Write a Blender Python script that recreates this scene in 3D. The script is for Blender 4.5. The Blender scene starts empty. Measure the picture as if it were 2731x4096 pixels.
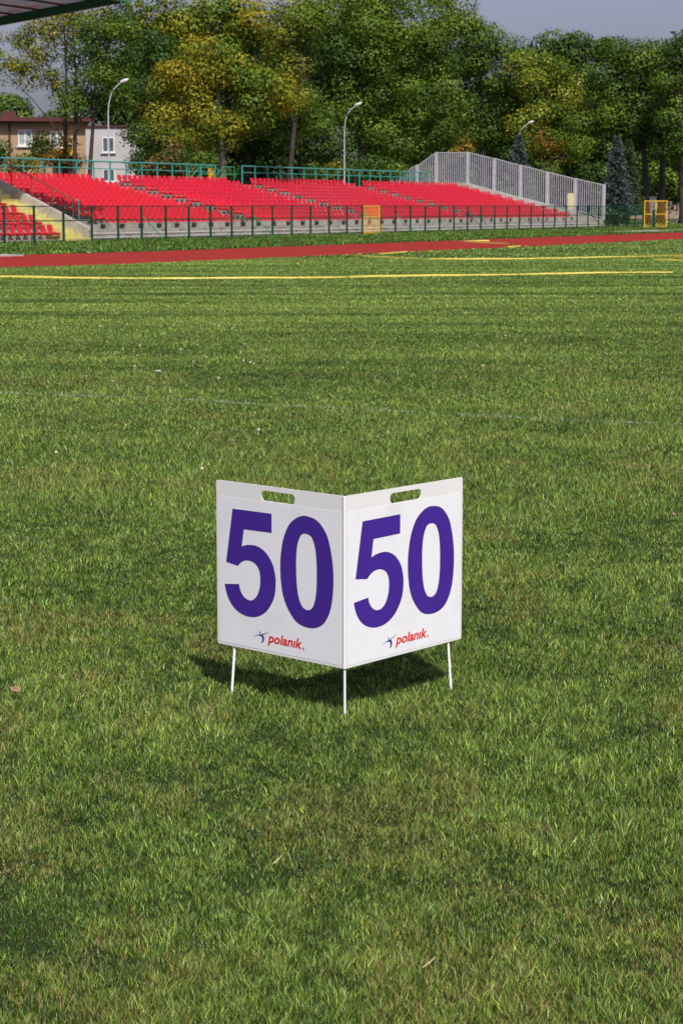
import bpy, bmesh, math, random
import numpy as np
from mathutils import Vector, Matrix
from mathutils.geometry import tessellate_polygon
C = bpy.context; S = C.scene; COL = S.collection
R_ = math.radians
rnd = random.Random(7)

# ------------------------------------------------------------------ camera, sky, sun, exposure
PW, PH, F = 2731.0, 4096.0, 7965.0
CAMH = 1.6
PITCH = math.atan((2048-823)/F)
cam = bpy.data.cameras.new('camera'); camo = bpy.data.objects.new('camera', cam); COL.objects.link(camo)
camo.location = (0, 0, CAMH); camo.rotation_euler = (math.pi/2-PITCH, 0, 0)
cam.sensor_fit = 'VERTICAL'; cam.sensor_height = 36; cam.lens = 70; cam.clip_start = .1; cam.clip_end = 3000
cam.dof.use_dof = True; cam.dof.focus_distance = 6.1; cam.dof.aperture_fstop = 20
S.camera = camo
w = bpy.data.worlds.new('World'); S.world = w; w.use_nodes = True
SUNV = Vector((.215, -.73, 1.0)).normalized()          # towards the sun
nt = w.node_tree; nt.nodes.clear()
sky = nt.nodes.new('ShaderNodeTexSky'); sky.sky_type = 'NISHITA'; sky.sun_disc = False
sky.sun_elevation = math.asin(SUNV.z); sky.sun_rotation = math.atan2(SUNV.x, SUNV.y)
sky.air_density = 1.0; sky.dust_density = 3.0; sky.ozone_density = 2.0
hs = nt.nodes.new('ShaderNodeHueSaturation'); hs.inputs['Saturation'].default_value = .62; hs.inputs['Hue'].default_value = .53
bg = nt.nodes.new('ShaderNodeBackground'); bg.inputs[1].default_value = .088
wo = nt.nodes.new('ShaderNodeOutputWorld')
nt.links.new(sky.outputs[0], hs.inputs['Color']); tn = nt.nodes.new('ShaderNodeMix'); tn.data_type = 'RGBA'; tn.blend_type = 'MULTIPLY'; tn.inputs[0].default_value = 1; tn.inputs[7].default_value = (1.0, .97, 1.17, 1)
nt.links.new(hs.outputs[0], tn.inputs[6]); nt.links.new(tn.outputs[2], bg.inputs[0]); nt.links.new(bg.outputs[0], wo.inputs[0])
sl = bpy.data.lights.new('sun', 'SUN'); sl.energy = 4.0; sl.angle = R_(.5); sl.color = (1, .945, .86)
so = bpy.data.objects.new('sun', sl); COL.objects.link(so)
so.rotation_euler = (-SUNV).to_track_quat('-Z', 'Y').to_euler(); so.location = (0, 0, 30)
S.view_settings.view_transform = 'Standard'; S.view_settings.look = 'None'
S.view_settings.exposure = 0.12; S.view_settings.gamma = 1
S.render.resolution_x = 682; S.render.resolution_y = 1024

# ------------------------------------------------------------------ geometry of the place
cp, sp = math.cos(PITCH), math.sin(PITCH)
def at(px, py, Y):                                       # real point at depth Y seen at that pixel
    xc = (px-PW/2)/F; yc = -(py-PH/2)/F
    k = Y/(cp+yc*sp)
    return Vector((k*xc, Y, CAMH+k*(yc*cp-sp)))
def ground(px, py, z=0.0):
    xc = (px-PW/2)/F; yc = -(py-PH/2)/F
    k = (z-CAMH)/(yc*cp-sp)
    return Vector((k*xc, k*(cp+yc*sp), z))
U = Vector((math.sin(R_(28.2)), math.cos(R_(28.2)), 0))  # along the stand, away from camera
N = Vector((-U.y, U.x, 0))                               # from the track into the stand
O = ground(18, 977)                                      # first fence post
def P(s, t, z=0.0):
    v = O+U*s+N*t; return Vector((v.x, v.y, z))
def s_at(px, t, z):
    xc = (px-PW/2)/F
    # x = xc*depth, depth = y*cp+(CAMH-z)*sp
    a = O+N*t
    return (xc*(a.y*cp+(CAMH-z)*sp)-a.x)/(U.x-xc*U.y*cp)
ROTU = math.atan2(U.y, U.x)                              # local +x along U, local +y along N

# ------------------------------------------------------------------ materials
def mat(name, col, rough=.7, var=.15, scale=8.0, col2=None, bump=0, spec=.5, metal=0, stretch=None, dirt=None, dscale=1.5):
    m = bpy.data.materials.new(name); m.use_nodes = True; t = m.node_tree; t.nodes.clear()
    out = t.nodes.new('ShaderNodeOutputMaterial'); b = t.nodes.new('ShaderNodeBsdfPrincipled')
    b.inputs['Roughness'].default_value = rough; b.inputs['Metallic'].default_value = metal
    b.inputs['Specular IOR Level'].default_value = spec
    tc = t.nodes.new('ShaderNodeTexCoord'); mp = t.nodes.new('ShaderNodeMapping')
    if stretch: mp.inputs['Scale'].default_value = stretch
    t.links.new(tc.outputs['Object'], mp.inputs[0])
    n = t.nodes.new('ShaderNodeTexNoise'); n.inputs['Scale'].default_value = scale; n.inputs['Detail'].default_value = 6; n.inputs['Roughness'].default_value = .65
    t.links.new(mp.outputs[0], n.inputs['Vector'])
    r = t.nodes.new('ShaderNodeValToRGB'); r.color_ramp.elements[0].position = .32; r.color_ramp.elements[1].position = .68
    c2 = col2 or tuple(min(1, c*(1+var)) for c in col); c1 = tuple(c*(1-var) for c in col) if not col2 else col
    r.color_ramp.elements[0].color = (*c1, 1); r.color_ramp.elements[1].color = (*c2, 1)
    t.links.new(n.outputs[0], r.inputs[0]); src = r.outputs[0]
    if dirt:
        n2 = t.nodes.new('ShaderNodeTexNoise'); n2.inputs['Scale'].default_value = dscale; n2.inputs['Detail'].default_value = 8; n2.inputs['Roughness'].default_value = .7
        t.links.new(mp.outputs[0], n2.inputs['Vector'])
        r2 = t.nodes.new('ShaderNodeValToRGB'); r2.color_ramp.elements[0].position = .5; r2.color_ramp.elements[1].position = .7
        t.links.new(n2.outputs[0], r2.inputs[0])
        mx = t.nodes.new('ShaderNodeMix'); mx.data_type = 'RGBA'
        t.links.new(r2.outputs[0], mx.inputs[0]); t.links.new(src, mx.inputs[6]); mx.inputs[7].default_value = (*dirt, 1); src = mx.outputs[2]
    t.links.new(src, b.inputs['Base Color'])
    if bump:
        bp = t.nodes.new('ShaderNodeBump'); bp.inputs['Strength'].default_value = bump; bp.inputs['Distance'].default_value = .02
        t.links.new(n.outputs[0], bp.inputs['Height']); t.links.new(bp.outputs[0], b.inputs['Normal'])
    t.links.new(b.outputs[0], out.inputs[0]); return m

def leafmat(name, transl=.35, rough=.5, gloss=.06):
    m = bpy.data.materials.new(name); m.use_nodes = True; t = m.node_tree; t.nodes.clear()
    out = t.nodes.new('ShaderNodeOutputMaterial'); a = t.nodes.new('ShaderNodeAttribute'); a.attribute_name = 'tint'
    d = t.nodes.new('ShaderNodeBsdfDiffuse'); tr = t.nodes.new('ShaderNodeBsdfTranslucent'); g = t.nodes.new('ShaderNodeBsdfGlossy')
    g.inputs['Roughness'].default_value = rough
    m1 = t.nodes.new('ShaderNodeMixShader'); m1.inputs[0].default_value = transl
    m2 = t.nodes.new('ShaderNodeMixShader'); m2.inputs[0].default_value = gloss
    t.links.new(a.outputs[0], d.inputs[0]); t.links.new(a.outputs[0], tr.inputs[0])
    t.links.new(d.outputs[0], m1.inputs[1]); t.links.new(tr.outputs[0], m1.inputs[2])
    t.links.new(m1.outputs[0], m2.inputs[1]); t.links.new(g.outputs[0], m2.inputs[2]); t.links.new(m2.outputs[0], out.inputs[0])
    return m
M = dict(
 leaf=leafmat('leaf', .2, .5, .015), grass=leafmat('grass_blade', .2, .4, .022), needle=leafmat('needle', .15, .5, .02),
 plastic=mat('white_plastic', (.82, .82, .79), .45, .02), sticker=mat('white_film', (.88, .885, .91), .3, .01, dirt=(.80, .80, .80), dscale=5),
 ink=mat('violet_ink', (.062, .022, .29), .35, .04), red_ink=mat('red_ink', (.72, .035, .03), .35, .02), blue_ink=mat('blue_ink', (.045, .06, .26), .35, .02),
 dark_ink=mat('dark_ink', (.03, .02, .06), .4, .02),
 rod=mat('white_rod', (.82, .82, .8), .35, .02),
 seat=mat('red_seat_plastic', (.56, .009, .028), .34, .14, 3.0, spec=.4),
 seat2=mat('red_seat_faded', (.64, .018, .036), .45, .12, 3.0, spec=.35),
 concrete=mat('weathered_concrete', (.36, .34, .30), .9, .2, 1.2, bump=.3, dirt=(.13, .12, .10), dscale=.9),
 pale=mat('pale_concrete', (.43, .40, .35), .9, .12, 1.5, bump=.2, dirt=(.25, .23, .2), dscale=1.2),
 yellowp=mat('yellow_stair_paint', (.66, .60, .20), .8, .1, 3.0, dirt=(.4, .37, .2), dscale=2.5),
 teal=mat('teal_paint', (.05, .30, .25), .5, .12), green=mat('green_paint', (.008, .055, .030), .7, .25, 4, spec=.2), lgreen=mat('light_green_paint', (.02, .25, .10), .5, .1),
 galv=mat('galvanised_steel', (.46, .48, .52), .5, .12, 2.0), yel=mat('yellow_paint', (.80, .46, .02), .5, .08), rust=mat('brown_rail_paint', (.12, .06, .035), .6, .2),
 tape=mat('yellow_tape', (.70, .57, .10), .6, .08, 2), white=mat('chalk_white', (.48, .52, .46), .9, .1),
 wall=mat('tan_render', (.40, .28, .17), .9, .08, 1.0), roofr=mat('dark_red_roof', (.09, .022, .022), .7, .2, 1), wall2=mat('pale_render', (.52, .50, .49), .9, .08, .8, dirt=(.4, .39, .38), dscale=.4),
 glass=mat('window_glass', (.10, .12, .13), .15, .3, 1.0), frame=mat('white_frame', (.75, .75, .74), .5, .03), curtain=mat('curtain', (.35, .42, .40), .8, .15, 3),
 bark=mat('bark', (.05, .04, .032), .95, .35, 2.0, bump=.6), barkl=mat('grey_bark', (.11, .10, .085), .95, .3, 2.0, bump=.6),
 lamp=mat('lamp_grey', (.46, .47, .48), .5, .08), lens=mat('lamp_lens', (.58, .58, .57), .3, .03),
 roofu=mat('canopy_sheet', (.38, .39, .42), .6, .12, .8, dirt=(.42, .22, .17), dscale=.5), roofg=mat('canopy_green', (.015, .12, .04), .5, .2), roofb=mat('canopy_brown', (.13, .06, .035), .7, .2),
 dark=mat('opening_shade', (.02, .02, .02), .9, .2), birdm=mat('dark_feather', (.05, .045, .04), .8, .2), asphalt=mat('asphalt', (.06, .06, .065), .9, .2, 3),
)
# tartan track: worn red with lane-wise streaks
M['track'] = mat('tartan_red', (.28, .028, .022), .95, .22, 1.2, spec=.05, stretch=(.25, 3.2, 1), dirt=(.24, .042, .034), dscale=.5)

_t = M['roofu'].node_tree; _b = next(n for n in _t.nodes if n.type == 'BSDF_PRINCIPLED'); _o = next(n for n in _t.nodes if n.type == 'OUTPUT_MATERIAL')
_tr = _t.nodes.new('ShaderNodeBsdfTranslucent'); _m = _t.nodes.new('ShaderNodeMixShader'); _m.inputs[0].default_value = .65
_t.links.new(_b.inputs['Base Color'].links[0].from_socket, _tr.inputs[0]); _t.links.new(_b.outputs[0], _m.inputs[1]); _t.links.new(_tr.outputs[0], _m.inputs[2]); _t.links.new(_m.outputs[0], _o.inputs[0])

# ------------------------------------------------------------------ helpers
def tag(o, label=None, cat=None, group=None, kind=None):
    if label: o['label'] = label
    if cat: o['category'] = cat
    if group: o['group'] = group
    if kind: o['kind'] = kind
    return o
def empty(name, loc=(0, 0, 0), rz=0.0):
    o = bpy.data.objects.new(name, None); COL.objects.link(o); o.location = loc; o.rotation_euler = (0, 0, rz)
    o.empty_display_size = .2
    return o
def mesh_obj(name, me, m=None, parent=None):
    o = bpy.data.objects.new(name, me); COL.objects.link(o)
    if m is not None: me.materials.append(m)
    if parent is not None: o.parent = parent
    return o
class MB:
    def __init__(s): s.v = []; s.f = []
    def add(s, vs, fs):
        n = len(s.v); s.v += [tuple(v) for v in vs]; s.f += [tuple(i+n for i in f) for f in fs]; return s
    def box(s, x0, x1, y0, y1, z0, z1):
        v = [(x, y, z) for z in (z0, z1) for x, y in ((x0, y0), (x1, y0), (x1, y1), (x0, y1))]
        return s.add(v, [(3, 2, 1, 0), (4, 5, 6, 7), (0, 1, 5, 4), (1, 2, 6, 5), (2, 3, 7, 6), (3, 0, 4, 7)])
    def tube(s, pts, r, n=8, cap=True):
        pts = [Vector(p) for p in pts]; rs = r if isinstance(r, (list, tuple)) else [r]*len(pts)
        vs = []; fs = []
        for i, p in enumerate(pts):
            d = (pts[min(i+1, len(pts)-1)]-pts[max(i-1, 0)]).normalized()
            a = d.cross(Vector((0, 0, 1)) if abs(d.z) < .9 else Vector((1, 0, 0))).normalized(); b = d.cross(a)
            for k in range(n):
                t = 2*math.pi*k/n; vs.append(p+(a*math.cos(t)+b*math.sin(t))*rs[i])
        for i in range(len(pts)-1):
            for k in range(n):
                fs.append((i*n+k, i*n+(k+1) % n, (i+1)*n+(k+1) % n, (i+1)*n+k))
        if cap: fs += [tuple(range(n)), tuple(range((len(pts)-1)*n, len(pts)*n))[::-1]]
        return s.add(vs, fs)
    def bar(s, a, b, w, h=None):                           # square section bar
        a = Vector(a); b = Vector(b); h = h or w; d = (b-a).normalized()
        x = d.cross(Vector((0, 0, 1)) if abs(d.z) < .95 else Vector((0, 1, 0))).normalized(); y = d.cross(x)
        v = [p+x*sx*w/2+y*sy*h/2 for p in (a, b) for sx, sy in ((-1, -1), (1, -1), (1, 1), (-1, 1))]
        return s.add(v, [(0, 1, 2, 3), (7, 6, 5, 4), (0, 4, 5, 1), (1, 5, 6, 2), (2, 6, 7, 3), (3, 7, 4, 0)])
    def prism(s, loops, f, d):                             # polygon loops (outer, holes) in 2D; f maps (u,v,k)->xyz ; thickness d
        pts = [p for l in loops for p in l]; n = len(pts)
        tri = tessellate_polygon([[Vector((p[0], p[1], 0)) for p in l] for l in loops])
        vs = [f(p[0], p[1], 0) for p in pts]+[f(p[0], p[1], d) for p in pts]
        fs = [tuple(t) for t in tri]+[tuple(i+n for i in t[::-1]) for t in tri]
        o = 0
        for l in loops:
            m = len(l)
            for i in range(m): fs.append((o+i, o+(i+1) % m, n+o+(i+1) % m, n+o+i))
            o += m
        return s.add(vs, fs)
    def build(s, name, m=None, parent=None, smooth=False):
        me = bpy.data.meshes.new(name); me.from_pydata(s.v, [], s.f)
        bm = bmesh.new(); bm.from_mesh(me); bmesh.ops.recalc_face_normals(bm, faces=bm.faces[:]); bm.to_mesh(me); bm.free()
        if smooth:
            me.polygons.foreach_set('use_smooth', [True]*len(me.polygons)); me.set_sharp_from_angle(angle=R_(40))
        me.update(); return mesh_obj(name, me, m, parent)
def np_mesh(name, verts, faces, tint=None, m=None, parent=None):
    me = bpy.data.meshes.new(name); k = faces.shape[1]
    me.vertices.add(len(verts)); me.vertices.foreach_set('co', verts.astype(np.float32).ravel())
    me.loops.add(faces.size); me.loops.foreach_set('vertex_index', faces.astype(np.int32).ravel())
    me.polygons.add(len(faces)); me.polygons.foreach_set('loop_start', np.arange(0, faces.size, k, dtype=np.int32))
    me.update(calc_edges=True)
    if tint is not None:
        a = me.color_attributes.new('tint', 'FLOAT_COLOR', 'POINT')
        c = np.ones((len(verts), 4), np.float32); c[:, :3] = tint; a.data.foreach_set('color', c.ravel())
    return mesh_obj(name, me, m, parent)
G = np.random.default_rng(11)
_tab = np.random.default_rng(5).random((256, 256))
def vnoise(x, y, octv=4, seed=0):
    r = np.zeros_like(x); a = 1.0; tot = 0
    for o in range(octv):
        X = x*2**o+17.3*(o+seed); Y = y*2**o+9.1*(o+3*seed)
        xi = np.floor(X).astype(int); yi = np.floor(Y).astype(int); fx = X-xi; fy = Y-yi
        fx = fx*fx*(3-2*fx); fy = fy*fy*(3-2*fy)
        g = lambda i, j: _tab[(xi+i) & 255, (yi+j) & 255]
        r += a*((g(0, 0)*(1-fx)+g(1, 0)*fx)*(1-fy)+(g(0, 1)*(1-fx)+g(1, 1)*fx)*fy); tot += a; a *= .55
    return r/tot

# ------------------------------------------------------------------ ground, turf, track
def ground_mat(name, cols, scale=1.0, far=False):
    m = bpy.data.materials.new(name); m.use_nodes = True; t = m.node_tree; t.nodes.clear()
    out = t.nodes.new('ShaderNodeOutputMaterial'); b = t.nodes.new('ShaderNodeBsdfPrincipled'); b.inputs['Roughness'].default_value = 1; b.inputs['Specular IOR Level'].default_value = .1
    tc = t.nodes.new('ShaderNodeTexCoord')
    n1 = t.nodes.new('ShaderNodeTexNoise'); n1.inputs['Scale'].default_value = .9*scale; n1.inputs['Detail'].default_value = 5
    n2 = t.nodes.new('ShaderNodeTexNoise'); n2.inputs['Scale'].default_value = 14*scale; n2.inputs['Detail'].default_value = 6; n2.inputs['Roughness'].default_value = .7
    ad = t.nodes.new('ShaderNodeMath'); ad.operation = 'MULTIPLY_ADD'; ad.inputs[1].default_value = .55
    mu = t.nodes.new('ShaderNodeMath'); mu.operation = 'MULTIPLY'; mu.inputs[1].default_value = .45
    r = t.nodes.new('ShaderNodeValToRGB'); r.color_ramp.elements[0].position = .36; r.color_ramp.elements[1].position = .64
    e = r.color_ramp.elements.new(.5); 
    r.color_ramp.elements[0].color = (*cols[0], 1); e.color = (*cols[1], 1); r.color_ramp.elements[2].color = (*cols[2], 1)
    for n in (n1, n2): t.links.new(tc.outputs['Object'], n.inputs['Vector'])
    t.links.new(n2.outputs[0], mu.inputs[0]); t.links.new(n1.outputs[0], ad.inputs[0]); t.links.new(mu.outputs[0], ad.inputs[2])
    t.links.new(ad.outputs[0], r.inputs[0]); t.links.new(r.outputs[0], b.inputs['Base Color'])
    t.links.new(b.outputs[0], out.inputs[0]); return m
soil = ground_mat('turf_thatch', [(.014, .022, .008), (.026, .038, .013), (.06, .065, .026)])  # thatch tones, darkened to put shade into the gaps between blades
g = MB(); g.add([(-900, -300, 0), (900, -300, 0), (900, 1500, 0), (-900, 1500, 0)], [(0, 1, 2, 3)])
tag(g.build('ground', soil), kind='structure')
# track band (sheet 4 mm above), edges from the photo, parallel to the stand
def proj_t(v): return (v-O).dot(N), (v-O).dot(U)
EDGE_IN = [(-300, 1076), (0, 1071), (190, 1067.5), (400, 1061), (700, 1050), (1050, 1035), (1400, 1019), (1700, 1005), (2040, 989.5), (2300, 976.5), (2731, 954.5)]
EDGE_OUT = [(-300, 1028), (0, 1021.5), (330, 1013.5), (700, 1003), (1050, 990), (1400, 977), (1700, 966.5), (2040, 954.5), (2300, 944.5), (2731, 929)]
TI = np.array([proj_t(ground(*q))[::-1] for q in EDGE_IN]); TO = np.array([proj_t(ground(*q))[::-1] for q in EDGE_OUT])
t_in, t_out = float(np.median(TI[3:, 1])), float(np.median(TO[3:, 1]))
TI[4:, 1] = t_in+(TI[4:, 1]-t_in)*.4; TO[4:, 1] = t_out+(TO[4:, 1]-t_out)*.4
tin = lambda q: np.interp(q, TI[:, 0], TI[:, 1]); tout = lambda q: np.interp(q, TO[:, 0], TO[:, 1])
mb = MB(); n = 460
for i in range(n):
    s0 = TI[0, 0]-6+i*.5; s1 = s0+.5
    mb.add([(s0, tin(s0), 0), (s1, tin(s1), 0), (s1, tout(s1), 0), (s0, tout(s0), 0)], [(0, 1, 2, 3)])
trk = mb.build('running_track', M['track'])
trk.location = P(0, 0, .004); trk.rotation_euler = (0, 0, ROTU); tag(trk, kind='structure')
mb = MB()
for (s0, s1, t0, t1) in ((-40, s_at(98, t_out, 0), t_out+.02, t_out+.9), (s_at(2560, t_out+2, 0), 170, t_out+2.2, t_out+4.6)):
    mb.box(s0, s1, t0, t1, -.05, .05)
o = mb.build('concrete_path', M['pale']); o.location = P(0, 0, 0); o.rotation_euler = (0, 0, ROTU); tag(o, kind='structure')
# old red surface showing in the weedy strip
mb = MB(); mb.add([(-30, t_out+3.2, .006), (40, t_out+3.2, .006), (40, t_out+3.9, .006), (-30, t_out+3.9, .006)], [(0, 1, 2, 3)])
o = mb.build('old_track_strip', M['track']); o.location = P(0, 0, 0); o.rotation_euler = (0, 0, ROTU); tag(o, kind='structure')
# asphalt yard far right behind the fence
mb = MB(); a = MB(); mb.add([(74, 5, .006), (175, 5, .006), (175, 12, .006), (74, 12, .006)], [(0, 1, 2, 3)])
o = mb.build('road', M['asphalt']); o.location = P(0, 0, 0); o.rotation_euler = (0, 0, ROTU); tag(o, kind='structure')

# ------------------------------------------------------------------ grass blades
GREEN = np.array([(.094, .164, .024), (.138, .222, .032), (.055, .112, .018), (.215, .305, .050), (.165, .24, .075)])
STRAW = np.array([(.42, .34, .12), (.33, .28, .09), (.28, .28, .07)])
def blade_color(x, y, n):
    patch = vnoise(x*1.7, y*1.25, 4, 1); fine = vnoise(x*12, y*9, 3, 2); tuft = vnoise(x*34, y*26, 2, 5); big = vnoise(x*.45, y*.33, 4, 4)
    streak = vnoise(x*.16, y*1.3, 4, 12)
    far = np.clip((y-8)/22, 0, 1)
    base = GREEN[G.integers(0, 5, n)]
    tone = (patch-.5)*1.05*(1-.4*far)+(fine-.5)*1.5*(1-.6*far)+(tuft-.5)*.7*(1-far)+(big-.5)*.4+(streak-.5)*3.0*far*(1-.35*np.clip((y-35)/25, 0, 1))
    tone = np.clip(tone, -.8, .8)[:, None]
    base = base*(0.25+1.9*G.random((n, 1))**1.7)*(1.16+.0*far[:, None]+.26*np.clip((y-28)/25, 0, 1)[:, None])
    base = base*(1+tone*np.array([.85, .66, .7]))
    dryp = vnoise(x*2.6+40, y*2.1, 4, 7)
    dry = np.clip(.09+(dryp-.52)*1.6+(big-.5)*.4, .05, .36)*(1-.55*far)
    s = G.random(n) < dry
    base[s] = STRAW[G.integers(0, 3, s.sum())]*(.35+.95*G.random((s.sum(), 1)))
    return base, patch, np.clip(.62*fine+.9*(tuft-.28)*(1-.7*far), .05, 1)
def blades(name, x, y, wid, hgt, seg, z0=None, colf=None):
    n = len(x); col, patch, fine = blade_color(x, y, n)
    if colf is not None: col = colf(col, n)
    hgt = hgt*(.45+.75*G.random(n))*(.4+1.2*patch)*(.12+2.0*fine)
    th = G.random(n)*2*math.pi; lean = hgt*(.1+.85*G.random(n)); ph = G.random(n)*2*math.pi
    dx, dy = np.cos(th)*wid/2, np.sin(th)*wid/2; lx, ly = np.cos(ph)*lean, np.sin(ph)*lean
    z = np.zeros(n) if z0 is None else z0
    b = np.stack([x, y, z], 1)
    e = np.stack([dx, dy, 0*x], 1)
    tip = b+np.stack([lx, ly, hgt], 1)
    if seg:
        mid = b+np.stack([lx*.42, ly*.42, hgt*.58], 1)
        V = np.stack([b-e, b+e, mid+e*.8, mid-e*.8, tip], 1).reshape(-1, 3)
        i = (np.arange(n)*5)[:, None]
        Fc = np.concatenate([i+[0, 1, 2], i+[0, 2, 3], i+[3, 2, 4]], 1).reshape(-1, 3); k = 5
    else:
        V = np.stack([b-e, b+e, tip], 1).reshape(-1, 3); i = (np.arange(n)*3)[:, None]; Fc = i+[0, 1, 2]; k = 3
    return V, Fc, np.repeat(col, k, 0), k
def frustum_points(d0, d1, k, p, margin):
    # density k*(5/d)^p per square metre over a wedge wider than the view
    ds = np.linspace(d0, d1, 400); half = ds*(PW/2/F)*1.02+margin
    lam = k*(5/ds)**p*2*half; cum = np.concatenate([[0], np.cumsum((lam[1:]+lam[:-1])/2*np.diff(ds))]); n = int(cum[-1])
    u = G.random(n)*cum[-1]; d = np.interp(u, cum, ds); h = d*(PW/2/F)*1.02+margin
    return (G.random(n)*2-1)*h, d
x1, y1 = frustum_points(3.3, 10, 52000, 1.4, .45)
A = blades('a', x1, y1, .0021*(y1/5)**.7*(.6+.8*G.random(len(x1))), np.full(len(x1), .0185), True)
x2, y2 = frustum_points(10, 62, 42000, 1.45, .7)
_t2 = (x2-O.x)*N.x+(y2-O.y)*N.y; _s2 = (x2-O.x)*U.x+(y2-O.y)*U.y; _k = _t2 < tin(_s2)+.1*vnoise(_s2*2, _t2*0, 3, 3); x2, y2 = x2[_k], y2[_k]
B = blades('b', x2, y2, .0023*(y2/5)**.95*(.6+.8*G.random(len(x2))), .022+.0002*y2, False)
V = np.concatenate([A[0], B[0]]); Fc = np.concatenate([A[1], B[1]+len(A[0])]); T = np.concatenate([A[2], B[2]])
print('grass blades', len(x1), len(x2))
tag(np_mesh('mown_grass', V, Fc, T, M['grass']), 'short mown green grass with straw coloured dry blades', 'grass', kind='stuff')
# coarse turf out to the track and between the track and the stand
def strip_pts(s0, s1, t0, t1, dens):
    n = int((s1-s0)*(t1-t0)*dens); s = s0+(s1-s0)*G.random(n); t = t0+(t1-t0)*G.random(n)
    return O.x+U.x*s+N.x*t, O.y+U.y*s+N.y*t, s, t
x, y, s, t = strip_pts(-45, 110, t_in-34, t_in+3, 150)
k = (y > 58) & (np.abs(x) < y*.18+2) & (t < tin(s)+.1*vnoise(s*2, t*0, 3, 3)); x, y = x[k], y[k]
Cc = blades('c', x, y, np.full(len(x), .04), np.full(len(x), .035), False)
tag(np_mesh('far_turf', Cc[0], Cc[1], Cc[2], M['grass']), 'distant mown turf running up to the red track edge', 'grass', kind='stuff')
x, y, s, t = strip_pts(-16, 118, t_out+.05, 2.1, 150)
edge = vnoise(s*.8, t*.3, 4, 6); k = (np.abs(x) < y*.18+2) & ((t > tout(s)+.1+.8*edge)) & (G.random(len(x)) < .35+1.1*edge)
x, y = x[k], y[k]; wd = vnoise(x*.6, y*.6, 3, 8)
Dd = blades('d', x, y, np.full(len(x), .05), .05+.17*wd**2, False, colf=lambda c, n: c*np.array([.52, .64, .5]))
tag(np_mesh('weedy_verge', Dd[0], Dd[1], Dd[2], M['grass']), 'rough weedy grass strip between the red track and the green fence', 'grass', kind='stuff')
x, y, s, t = strip_pts(72, 150, 2.1, 40, 35)
k = (np.abs(x) < y*.18+3) & ~((t > 4.9) & (t < 12.1)); x, y = x[k], y[k]
Ee = blades('e', x, y, np.full(len(x), .10), np.full(len(x), .14), False)
tag(np_mesh('back_lawn', Ee[0], Ee[1], Ee[2], M['grass']), 'grass behind the fence under the trees at the right', 'grass', kind='stuff')

# ------------------------------------------------------------------ yellow marking tapes lying on the turf, faint chalk line
def tape(pts, wdt, label, name='marking_tape', m='tape', z=.03, ht=.025):
    px0 = pts[0][0]
    g = [ground(px, py, z) for px, py in pts]; mb = MB(); fine = []
    for a, b in zip(g[:-1], g[1:]):
        k = max(2, int((b-a).length/.5))
        fine += [a.lerp(b, i/k) for i in range(k)]
    fine.append(g[-1]); vs = []
    for i, p in enumerate(fine):
        d = (fine[min(i+1, len(fine)-1)]-fine[max(i-1, 0)]).normalized(); s = Vector((-d.y, d.x, 0))*wdt/2
        zz = Vector((0, 0, .008*math.sin(i*.7)+.004*math.sin(i*2.3)))
        s = s*(.012/wdt); hh = Vector((0, 0, ht*(.8+.25*math.sin(i*.37+px0)))); lean_ = s*(3*math.sin(i*.21))
        vs += [p-s*.25+zz-Vector((0, 0, .02)), p+s*.25+zz-Vector((0, 0, .02)), p+s*.25+lean_+zz+hh, p-s*.25+lean_+zz+hh]
    fs = []
    for i in range(len(fine)-1):
        for k in range(4): fs.append((i*4+k, i*4+(k+1) % 4, i*4+4+(k+1) % 4, i*4+4+k))
    fs += [(0, 1, 2, 3), tuple(len(vs)-4+k for k in (3, 2, 1, 0))]
    mb.add(vs, fs); o = mb.build(name, M[m])
    return tag(o, label, 'tape')
tape([(-150, 1104), (0, 1107), (350, 1111), (700, 1113), (1050, 1111), (1392, 1107.5)], .14, 'yellow tape on edge over the turf, left half of the arc nearest the board')
tape([(1396, 1107.5), (1700, 1103), (2031, 1097), (2400, 1091), (2690, 1088)], .13, 'yellow tape on edge over the turf, right half of the arc nearest the board')
tape([(1400, 1019), (1450, 1024), (1560, 1029), (1670, 1035)], .2, 'short yellow tape slanting from the track edge onto the turf')
tape([(1515, 1016), (1560, 1013), (1628, 1005)], .22, 'very short yellow tape lying on the edge of the red track')
tape([(1715, 1036), (2040, 1036), (2300, 1031), (2600, 1023), (2731, 1020), (2790, 1019)], .18, 'long yellow tape on the turf close to the red track at right')
tape([(2790, 1024), (2731, 1027), (2612, 1037), (2731, 1041), (2790, 1042)], .15, 'folded yellow tape end by the right edge of the turf')
def on_track(pts, wdt, label): return tape(pts, wdt, label, z=.02, ht=.05)
on_track([(1852, 965.5), (1905, 963.5), (1956, 963.5)], .5, 'wide yellow strip lying at the far edge of the red track')
on_track([(1826, 965), (1900, 969), (1960, 972), (2031, 976), (2072, 980), (2082, 984), (2060, 987), (2031, 988)], .11, 'thin yellow hose curling over the red track')
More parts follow.
